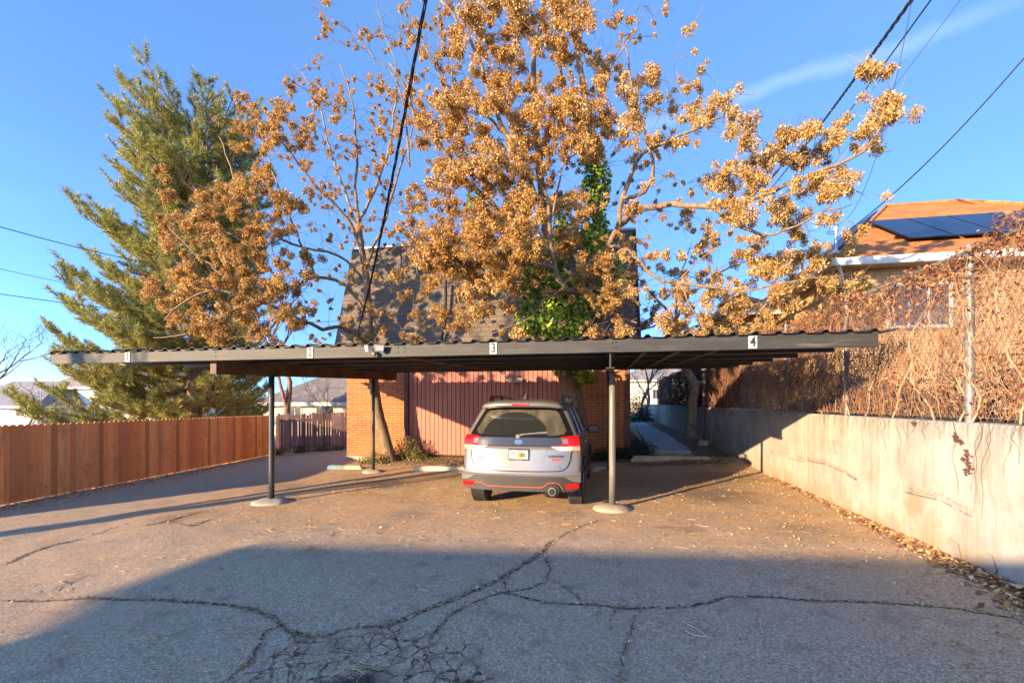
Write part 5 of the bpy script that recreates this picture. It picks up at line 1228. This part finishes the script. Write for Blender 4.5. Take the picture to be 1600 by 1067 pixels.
        # side windows and pillars
        for (y0, y1, y0t, y1t) in ((.46,.86,.66,.90), (.93,1.78,.97,1.78), (1.85,3.02,1.85,2.62)):
            mb = MB(); nz = 5; vs = []
            for i in range(nz+1):
                z = 1.165+(1.555-1.165)*i/nz; q = i/nz
                for j in range(5): y = (y0+(y0t-y0)*q)+((y1+(y1t-y1)*q)-(y0+(y0t-y0)*q))*j/4; vs.append((sg*(Wz(z)+.007), y, z))
            f = [(i*5+j, i*5+j+1, (i+1)*5+j+1, (i+1)*5+j) for i in range(nz) for j in range(4)]; mb.add(vs, f if sg > 0 else [q[::-1] for q in f]); w_ = mb.build("side_window", blk, root, smooth=True); w_.modifiers.new('s', 'SOLIDIFY').thickness = .01
        mb = MB()
        for y in (.895, 1.815): mb.tube([(sg*(Wz(z)+.009), y+(z-1.16)*.12, z) for z in (1.165, 1.3, 1.45, 1.56)], .006, 4)
        mb.tube([(sg*(Wz(1.165)+.006), y, 1.16) for y in (.46, 1.5, 3.0)], .008, 4); mb.build("window_trim", simple("chrome_trim", (.4,.4,.4), .3, .8), root)
        # doors, handles
        mb = MB()
        for y in (1.12, 1.82, 2.95): mb.tube([(sg*(Wz(z)+.0), y+(.18 if y < 1.2 and z < .8 else 0), z) for z in (.42, .6, .8, 1.0, 1.15)], .005, 4)
        mb.build("door_seam", seam, root)
        for y in (1.3, 2.2): mb = MB(); mb.tube([(sg*.90, y, 1.0), (sg*.935, y+.03, 1.005), (sg*.935, y+.17, 1.005), (sg*.90, y+.2, 1.0)], .012, 6); mb.build("door_handle", paint, root)
        # cladding over arches and sill
        for yc in (.95, 3.62):
            mb = MB(); vs = []; k = 18
            for i in range(k+1):
                A = math.pi*(.06+.88*i/k)
                for rr_ in (.36, .44): 
                    z = .345+rr_*math.sin(A); vs.append((sg*(Wz(max(.3, z))+.008), yc+rr_*math.cos(A), z))
            f = [(2*i, 2*i+1, 2*i+3, 2*i+2) for i in range(k)]; mb.add(vs, f if sg < 0 else [q[::-1] for q in f]); o = mb.build("arch_cladding", cl, root); o.modifiers.new('s', 'SOLIDIFY').thickness = .02
            mb = MB(); mb.lathe([(.36, 0), (.34, .004)], (sg*.900, yc, .345), 28, M=Matrix.Rotation(R(90), 4, 'Y')); mb.build("arch_shadow_liner", seam, root)
        mb = MB(); mb.box((sg*.885-.03, 1.35, .28), (sg*.885+.03, 3.2, .42)); mb.build("sill_cladding", cl, root, bevel=.01)
        # wing mirror
        mb = MB(); mb.box((-.10, -.06, -.075), (.10, .07, .075), M=Matrix.Translation((sg*1.02, 2.72, 1.13))); mi = mb.build("wing_mirror", blk, root, bevel=.03)
        mb = MB(); mb.box((-.085, -.064, -.06), (.085, -.061, .06), M=Matrix.Translation((sg*1.02, 2.72, 1.13))); mb.build("mirror_glass", M_GL, mi)
        mb = MB(); mb.bar((sg*.86, 2.76, 1.10), (sg*.95, 2.74, 1.11), .05, .04); mb.build("mirror_stalk", blk, mi)
    # headlights (front, facing the building)
    for sg in (-1, 1): mb = MB(); mb.box((sg*.70-.14, 4.30, .72), (sg*.70+.14, 4.50, .88)); mb.build("headlight", clear, root, bevel=.03)
    mb = MB(); mb.box((-.66, .9, .26), (.66, 4.3, .42)); mb.box((-.60, .35, .33), (.60, .9, .42)); mb.build("underbody", seam, root)
    # wheels
    rim = simple("alloy_rim", (.28,.28,.28), .35, .8)
    for sg in (-1, 1):
        for yc in (.95, 3.62):
            mb = MB(); prof = [(.23, -.112), (.30, -.118), (.335, -.108), (.346, -.09)]
            for a in (-.06, -.03, 0, .03, .06): prof += [(.346, a-.011), (.338, a-.009), (.338, a-.001), (.346, a+.001)]
            prof += [(.346, .09), (.335, .108), (.30, .118), (.23, .112)]
            mb.lathe(prof, (sg*.795, yc, .338), 36, M=Matrix.Rotation(R(90), 4, 'Y')); w = mb.build("wheel", rub, root)
            for pz in w.data.polygons: pz.use_smooth = False
            mb = MB(); mb.lathe([(.23, .0), (.225, .05), (.06, .03), (.03, .045)] if sg > 0 else [(.23, .0), (.225, -.05), (.06, -.03), (.03, -.045)], (sg*.845, yc, .338), 20, M=Matrix.Rotation(R(90), 4, 'Y'))
            for k in range(5):
                A = 2*math.pi*k/5; mb.bar((sg*.905, yc+.04*math.cos(A), .338+.04*math.sin(A)), (sg*.900, yc+.225*math.cos(A), .338+.225*math.sin(A)), .05, .02, up=(1, 0, 0))
            mb.build("rim", rim, w)
    # number plate, emblem, badges
    pz = .885; py = yr(0, pz)-.03; mb = MB(); mb.box((-.155, py-.012, pz-.085), (.155, py, pz+.085)); fr = mb.build("plate_frame", simple("plate_frame", (.02,.02,.02), .4), root, bevel=.006)
    pm = NT("plate_face", rough=.4); s = pm.sep(); dx = pm.math('MULTIPLY', s[0], 1); aa = pm.math('ABSOLUTE', s[0])
    sky = pm.mix(pm.rng(s[2], pz-.065, pz-.02, 0, 1), (.50,.34,.20), (.50,.54,.58)); arch = pm.math('MULTIPLY', pm.math('LESS_THAN', pm.math('ABSOLUTE', pm.math('SUBTRACT', s[0], .03)), .042), pm.math('LESS_THAN', s[2], pz+.055)); pm.set('Base Color', pm.mix(arch, sky, (.60,.30,.12)))
    mb = MB(); mb.box((-.143, py-.0145, pz-.066), (.143, py-.0125, pz+.064)); pf = mb.build("plate_face", pm.m, fr)
    Mx = lambda x, z, y: Matrix.Translation((x, y, z)) @ Matrix.Rotation(R(90), 4, 'X')
    text_mesh("T31 00L", .085, M_INK, pf, "registration", Mx(0, pz-.008, py-.0165), .0008, bold=.002, squeeze=.82)
    text_mesh("UTAH", .028, simple("plate_blue", (.08,.14,.3), .5), pf, "state_name", Mx(0, pz+.049, py-.0165), .0008)
    text_mesh("LIFE ELEVATED", .014, M_WHITE, fr, "frame_text", Mx(0, pz-.0755, py-.0135), .0008)
    ey = yr(0, 1.07)-.03; mb = MB(); mb.lathe([(.062, 0), (.060, .006)], (0, 0, 0), 24); e = mb.build("emblem", simple("emblem_chrome", (.6,.6,.62), .2, .8), root); e.data.transform(Matrix.Translation((0, ey+.004, 1.072)) @ Matrix.Rotation(R(90), 4, 'X') @ Matrix.Diagonal((1, .6, 1, 1)))
    mb = MB(); mb.lathe([(.053, .0062), (.050, .009)], (0, 0, 0), 24); e2 = mb.build("emblem_field", simple("emblem_blue", (.03,.11,.42), .25), e); e2.data.transform(Matrix.Translation((0, ey+.004, 1.072)) @ Matrix.Rotation(R(90), 4, 'X') @ Matrix.Diagonal((1, .6, 1, 1)))
    for (x, z, r_) in ((-.024, .006, .010), (.010, .013, .006), (.024, .003, .006), (.012, -.010, .006), (-.006, -.010, .006), (.03, -.008, .005)):
        mb = MB(); q = []
        for i in range(8): A = math.pi*i/4; rr_ = r_ if i % 2 == 0 else r_*.35; q.append((x+rr_*math.cos(A), ey-.0065, 1.072+z+rr_*math.sin(A)))
        mb.add(q, [tuple(range(8))[::-1]]); mb.build("star", M_WHITE, e)
    by = lambda x, z: yr(x, z)-.0125
    ink = simple("badge_dark", (.05,.05,.05), .4)
    text_mesh("FORESTER", .048, ink, root, "model_badge", Mx(.55, .862, by(.55,.86)-.007) @ Matrix.Rotation(R(12), 4, 'Y'), .002, bold=.0008, squeeze=1.05)
    text_mesh("SPORT", .040, simple("badge_orange", (.60,.06,.03), .4), root, "trim_badge", Mx(.55, .812, by(.55,.81)-.007) @ Matrix.Rotation(R(12), 4, 'Y'), .002, bold=.002)
    text_mesh("SYMMETRICAL", .027, ink, root, "drive_badge", Mx(-.58, .825, by(-.58,.82)-.007) @ Matrix.Rotation(R(-13), 4, 'Y'), .002, bold=.001)
    text_mesh("AWD", .024, ink, root, "drive_badge", Mx(-.61, .795, by(-.61,.79)-.007) @ Matrix.Rotation(R(-13), 4, 'Y'), .002, bold=.001)
car()
# ================================================================ SMALL THINGS
def wheel_stop(label, a, b, z=None, mat=M_CTAN, bands=(), h=.125, w=.16, name="wheel_stop", two=None):
    a, b = Vector(a), Vector(b); L = (b-a).length; d = (b-a).normalized(); c = thing(name, label, "wheel stop", tuple(a), "concrete wheel stops", rz=math.atan2(d.y, d.x))
    n = 24; prof = [(-w/2, 0), (-w/2+.008, h*.35), (-w*.34, h*.93), (-w*.22, h), (w*.22, h), (w*.34, h*.93), (w/2-.008, h*.35), (w/2, 0)]
    def seg(x0, x1, nm, m, par):
        vs = []; k = len(prof); nn = max(2, int(n*(x1-x0)/L))
        for i in range(nn+1):
            x = x0+(x1-x0)*i/nn; e = min(1, min(x, L-x)/.12); hh = .25+.75*math.sqrt(max(0, 1-(1-e)**2))
            for (y, z) in prof: vs.append((x, y+.004*mnoise.noise(Vector((x*6, y*9, a.x))), z*hh+.006*mnoise.noise(Vector((x*5, y*20, a.x)))*(z > 0)-.01*(z == 0)))
        mb = MB(); mb.add(vs, [(i*k+j, i*k+(j+1) % k, (i+1)*k+(j+1) % k, (i+1)*k+j) for i in range(nn) for j in range(k)]+[tuple(range(k))[::-1], tuple(nn*k+j for j in range(k))]); return mb.build(nm, m, par)
    if two: seg(0, two[0], "painted_end", two[1], c); seg(two[0]+.002, L, "block", mat, c)
    else: seg(0, L, "block", mat, c)
    return c
def gg(px, py): return G(px, py)
wheel_stop("sun-warmed wheel stop heaped with leaves at the mouth of the path", gg(985, 721), gg(1112, 717), mat=concrete("warm_concrete", (.55,.42,.27), .4), h=.16, w=.18)
wheel_stop("pale wheel stop in front of the red boards, just left of the car", gg(645, 735), gg(736, 734), mat=concrete("pale_concrete", (.60,.54,.42), .5))
t_ = NT("green_blue_paint", rough=.8); s_ = t_.sep(); t_.set('Base Color', t_.mix(t_.rng(t_.math('ABSOLUTE', t_.math('SUBTRACT', s_[0], .12)), .09, .06), t_.mix(t_.rng(t_.noise(12, 4), .4, .6), (.13,.20,.15), (.20,.26,.18)), (.09,.25,.34)))
wheel_stop("green and blue painted wheel stop before the brick corner", gg(512, 733), gg(567, 732), mat=concrete("mossy_concrete", (.42,.42,.27), .6), two=(.55, t_.m))
wheel_stop("wheel stop half hidden by the silver car at its front", gg(745, 728), gg(850, 727.5), mat=M_CTAN)
wheel_stop("short grey block at the foot of the right rear post", gg(926, 736), gg(950, 735), mat=M_CONC)
# lamp post
def lamp_post():
    b = P(1100, 696, 15.35); z = gz(b.x, b.y)+.02; c = thing("lamp_post", "brown lamp post with glass lantern beside the crooked tree", "lamp post", (b.x, b.y, z))
    m = simple("brown_post_paint", (.13,.045,.035), .6, var=.3); mb = MB(); mb.lathe([(.17, -.05), (.17, .13), (.15, .16), (.07, .165)], k=12); mb.build("base", M_CONC, c)
    mb = MB(); mb.tube([(0, 0, .15), (0, 0, 2.0)], .045, 12); mb.build("pole", m, c); dk = simple("lamp_iron", (.05,.045,.045), .5); mb = MB(); mb.lathe([(.06, 1.86), (.065, 2.2), (.05, 2.22), (.10, 2.28), (.045, 2.30)], k=12); mb.build("collar", dk, c)
    g = NT("lantern_glass", (.55,.45,.28), .3); ln = MB(); ln.lathe([(.07, 2.31), (.13, 2.52), (.125, 2.54)], k=6); l = ln.build("lantern", g.m, c)
    mb = MB(); mb.lathe([(.15, 2.54), (.05, 2.66), (.02, 2.68), (.025, 2.72), (.005, 2.75)], k=6); mb.build("cap", dk, l)
lamp_post()
# yellow markers on a thin pole behind the fence, bird feeder pole
def feeder():
    b = P(64, 600, 20); c = thing("garden_pole", "thin white pole with two yellow pinwheels above the orange pickets", "pole", (b.x, 20, -.6)); mb = MB(); mb.tube([(0, 0, 0), (0, 0, b.z+.6+.15)], .022, 6); mb.build("pole", M_WHITE, c)
    y = simple("yellow_plastic", (.75,.48,.03), .5, var=.1)
    for dx in (-.14, .14):
        mb = MB()
        for k in range(6): A = k*math.pi/3; mb.add([(dx, -.03, b.z+.75), (dx+.13*math.cos(A), -.06, b.z+.75+.13*math.sin(A)), (dx+.11*math.cos(A+.7), -.02, b.z+.75+.11*math.sin(A+.7))], [(0,1,2)])
        mb.build("pinwheel", y, c)
    b = P(246, 620, 22); c = thing("yard_post", "dark metal post standing between pine boughs above the pickets", "post", (b.x, 22, -.6)); mb = MB(); mb.tube([(0, 0, 0), (0, 0, b.z+.6)], .05, 8); mb.box((-.22, -.04, b.z+.5), (.22, .04, b.z+.62)); mb.build("pole", simple("dark_steel", (.03,.03,.03), .5), c)
feeder()
# ---------------- wires
M_WIRE = simple("black_cable_sheath", (.012,.012,.013), .5)
def wire(label, a, b, sag, r=.012, twist=False, name="overhead_wire", grp="overhead wires crossing the sky"):
    a, b = Vector(a), Vector(b); n = 48; pts = [a.lerp(b, i/n)-Vector((0, 0, sag*4*(i/n)*(1-i/n))) for i in range(n+1)]; mb = MB()
    if twist:
        L = (b-a).length; q = []
        for j in range(3):
            m = n*12; w = []
            for i in range(m+1): f = i/m; p = a.lerp(b, f)-Vector((0, 0, sag*4*f*(1-f))); A = f*L*5+j*2.09; w.append(p+Vector((math.cos(A)*r*1.1, math.sin(A)*r*1.1*.3, math.sin(A)*r*1.1)))
            mb.tube(w, r*.8, 4, cap=False)
    else: mb.tube(pts, r, 6, cap=False)
    tag(mb.build(name, M_WIRE), label, "wire", grp)
def pz(px, py, Z):                                                 # at a distance Z along the view
    t = (px-800)/FPX; X = t*Z; return Vector((CT*X-ST*Z, ST*X+CT*Z, EYE+(HOR-py)/FPX*Z))
wire("thick black service cable sweeping down to the brick building past the slim tree", pz(676, -60, 5.0), P(552, 540, 13.3), .45, .015, True)
wire("heavy twisted cable, leftmost of the pair at the upper right", pz(1432, -10, 9), pz(1185, 315, 46), .3, .022, True)
wire("plain cable just right of the heavy twisted one", pz(1462, -10, 9), pz(1190, 335, 46), .5, .017)
wire("hair-thin wire crossing the two heavy cables", pz(1427, -10, 10), P(1306, 352, 12.9), 1.2, .006)
wire("hair-thin wire passing just beyond the heavy cables' right side", pz(1505, -5, 11), pz(1150, 420, 40), .6, .006)
wire("black wire running down to the orange bungalow roof", pz(1625, 62, 8), P(1309, 372, 12.85), .25, .013)
wire("upper of the three wires on the left, ending in the pine", pz(-30, 346, 12), pz(330, 425, 24), .2, .014)
wire("middle wire on the left, thin, behind the pine", pz(-30, 413, 16), pz(330, 470, 30), .3, .010)
wire("lowest wire on the left, behind the pine boughs", pz(-30, 455, 13), pz(560, 500, 28), .4, .012)
# ---------------- leaf litter, straw and grit
def flakes(name, pts, mat, smin, smax, lift=.006, ar=.5, curl=.35, kind='stuff'):
    V = []
    for (u, v, h) in pts:
        s = rng.uniform(smin, smax); n = np.array([rng.normal()*.35, rng.normal()*.35, 1]); n /= np.linalg.norm(n); a = np.cross(n, rng.normal(size=3)); a /= np.linalg.norm(a); b = np.cross(n, a)
        z = gz(u, v)+.018*(mnoise.noise(Vector((u*.7, v*.7, 3)))+.5*mnoise.noise(Vector((u*2.1, v*2.1, 9))))+lift+h; p = np.array([u, v, z+s*.25])
        V += [p-a*s, p-b*s*ar+n*s*curl*rng.uniform(-.3, 1), p+a*s, p+b*s*ar+n*s*curl*rng.uniform(-.3, 1)]
    o = np_mesh(name, np.array(V), np.arange(len(V)).reshape(-1, 4), mat); tag(o, kind=kind); return o
def leafmat(name, stops):
    t = NT(name, rough=.9); t.set('Base Color', t.ramp(t.island(), stops)); return t.m
M_DRY = leafmat("dry_leaf", [(0, (.10,.045,.02)), (.35, (.30,.15,.06)), (.7, (.50,.31,.13)), (1, (.66,.50,.28))])
M_YEL = leafmat("yellow_leaf", [(0, (.26,.14,.04)), (.5, (.46,.29,.09)), (1, (.58,.44,.22))])
pts = []
for _ in range(7500):                                              # drift along the wall foot
    v = 2.2+8.5*random.random()**1.5; w = .5*max(.16, 1-(v-3)/6)*(.7+.5*abs(mnoise.noise(Vector((v*1.3, 0, 3))))); d = abs(random.gauss(0, .5))*w; h = max(0, .07*(1-d/max(w, .01)))*max(.15, 1-(v-3)/5); pts.append((WU-.02-d, v, random.uniform(0, h)))
flakes("leaf_drift", pts, M_DRY, .013, .042)
pts = [(WU-.1-abs(random.gauss(0, .75)), 3+9.5*random.random(), 0) for _ in range(1300)]
pts += [(random.uniform(-7, 3.2), 5.5+7*random.random(), 0) for _ in range(900)]+[(random.uniform(-4, 3), 2+4*random.random(), 0) for _ in range(170)]
flakes("scattered_leaves", pts, M_YEL, .010, .026)
pts = []
for L in crack_lines:
    for p in L:
        for _ in range(6): 
            if random.random() < .42+.4*mnoise.noise(Vector((p.x*3, p.y*3, 7))): pts.append((p.x+random.gauss(0, .022), p.y+random.gauss(0, .018), .002))
M_CRUMB = leafmat("crumb", [(0, (.08,.055,.035)), (.4, (.28,.18,.10)), (.75, (.48,.33,.19)), (1, (.66,.52,.34))])
flakes("crack_debris", pts, M_CRUMB, .004, .020)
a, b = gg(985, 724), gg(1115, 720)
pts = []
for _ in range(2600): t = random.random(); q = a.lerp(b, t*1.08); d = abs(random.gauss(0, .20)); pts.append((q.x+random.gauss(0,.03), q.y-.10-d, max(0, .03-d*.2)*random.random()))
for _ in range(900): pts.append((random.uniform(2.25, 3.35), random.uniform(12.4, 17), 0))
for _ in range(1500): pts.append((random.uniform(-7, .9), 12.45+random.gauss(0,.18), .01*random.random()))
for _ in range(900): pts.append((random.uniform(-6.9, -.5), random.uniform(12.6, 13.7), .05))
for _ in range(600): pts.append((random.uniform(.7, 1.25), random.uniform(13.2, 16), .04))
flakes("leaf_litter", pts, M_DRY, .014, .035)
pts = []
p0, p1 = Vector((-12.98, 16.02)), Vector((-11.25, 4.6))
for _ in range(5200): t = random.random(); q = p0.lerp(p1, t); d = abs(random.gauss(0, .42)); pts.append((q.x+.03+d, q.y, 0))
flakes("fence_litter", pts, leafmat("straw_leaf", [(0, (.14,.08,.04)), (.4, (.46,.30,.15)), (1, (.80,.64,.40))]), .012, .035, ar=.35)
# straw: dry needles and stalks lying about, some in little heaps
def straw(name, items, mat):
    mb = MB()
    for (u, v, L, r, k, spread) in items:
        a0 = random.gauss(0, .5)
        for _ in range(k):
            a = a0+random.gauss(0, .55); x, y = u+random.gauss(0, spread), v+random.gauss(0, spread*.7); l = L*random.uniform(.4, 1.1); c = random.gauss(0, .12)*l; n = 4; pts = []
            for i in range(n+1):
                f = i/n-.5; px, py = x+math.cos(a)*l*f-math.sin(a)*c*(1-4*f*f), y+math.sin(a)*l*f+math.cos(a)*c*(1-4*f*f); pts.append((px, py, gz(px, py)+.018*(mnoise.noise(Vector((px*.7, py*.7, 3)))+.5*mnoise.noise(Vector((px*2.1, py*2.1, 9))))+.007+r))
            mb.tube(pts, r, 3, cap=False)
    tag(mb.build(name, mat), kind='stuff')
M_STRAW = leafmat("straw", [(0, (.34,.21,.09)), (.5, (.56,.40,.21)), (1, (.78,.64,.42))])
items = []
for (px, py, k, L, sp) in ((475,862,60,.10,.10),(480,866,3,.5,.02),(580,908,40,.07,.05),(600,913,3,.35,.02),(595,870,10,.15,.08),(440,830,16,.3,.2),(520,828,14,.35,.2),(640,832,20,.2,.25),(230,995,26,.16,.06),(285,1052,14,.2,.06),(660,920,6,.3,.04),(560,1040,50,.12,.06),(545,1046,8,.3,.03),(745,945,30,.10,.05),(1100,975,60,.06,.06),(1080,985,5,.4,.06),(1190,978,2,.45,.02),(1000,990,14,.1,.1),(960,1060,14,.2,.08),(1300,1035,20,.12,.12),(1120,870,10,.2,.3),(820,892,12,.12,.08),(1050,1000,14,.10,.10),(380,985,20,.08,.06),(480,1035,26,.12,.08),(700,900,10,.1,.1),(1500,1000,14,.1,.2),(300,870,12,.2,.25),(120,900,10,.2,.3)):
    g_ = G(px, py); items.append((g_.x, g_.y, L*.8, .0012 if k > 10 else .0022, int(k*1.3), sp*1.25))
for _ in range(900):
    u, v = random.uniform(-6, 3.3), 2+8*random.random()**1.4; items.append((u, v, random.uniform(.02, .12), .0016, 1, .0))
for _ in range(380): items.append((random.uniform(-6, 2.5), random.uniform(6, 12), random.uniform(.03, .16), .0017, 2, .05))
straw("straw_litter", items, M_STRAW)
# debris on the carport roof edge
"""grit"""
pts = [(random.uniform(-7, 3.3), 2+9*random.random()**1.6, 0) for _ in range(5200)]
flakes("grit", pts, leafmat("grit", [(0, (.10,.09,.08)), (.5, (.34,.30,.26)), (1, (.62,.58,.5))]), .0025, .007, lift=.005, ar=.9)
# faint painted line on the driveway
mw = simple("worn_white_paint", (.50,.47,.42), .8, var=.4, scale=20)
mb = MB(); a, b = G(250, 772), G(545, 737)
for i in range(60):
    if random.random() < .3: continue
    p, q = a.lerp(b, i/60), a.lerp(b, (i+1)/60); w = random.uniform(.012, .035); f = lambda s: (s.x, s.y, gz(s.x, s.y)+.018*(mnoise.noise(Vector((s.x*.7, s.y*.7, 3)))+.5*mnoise.noise(Vector((s.x*2.1, s.y*2.1, 9))))+.006)
    d = Vector((0, w, 0)); mb.add([f(p-d), f(q-d), f(q+d), f(p+d)], [(0,1,2,3)])
tag(mb.build("painted_line", mw), kind='structure')
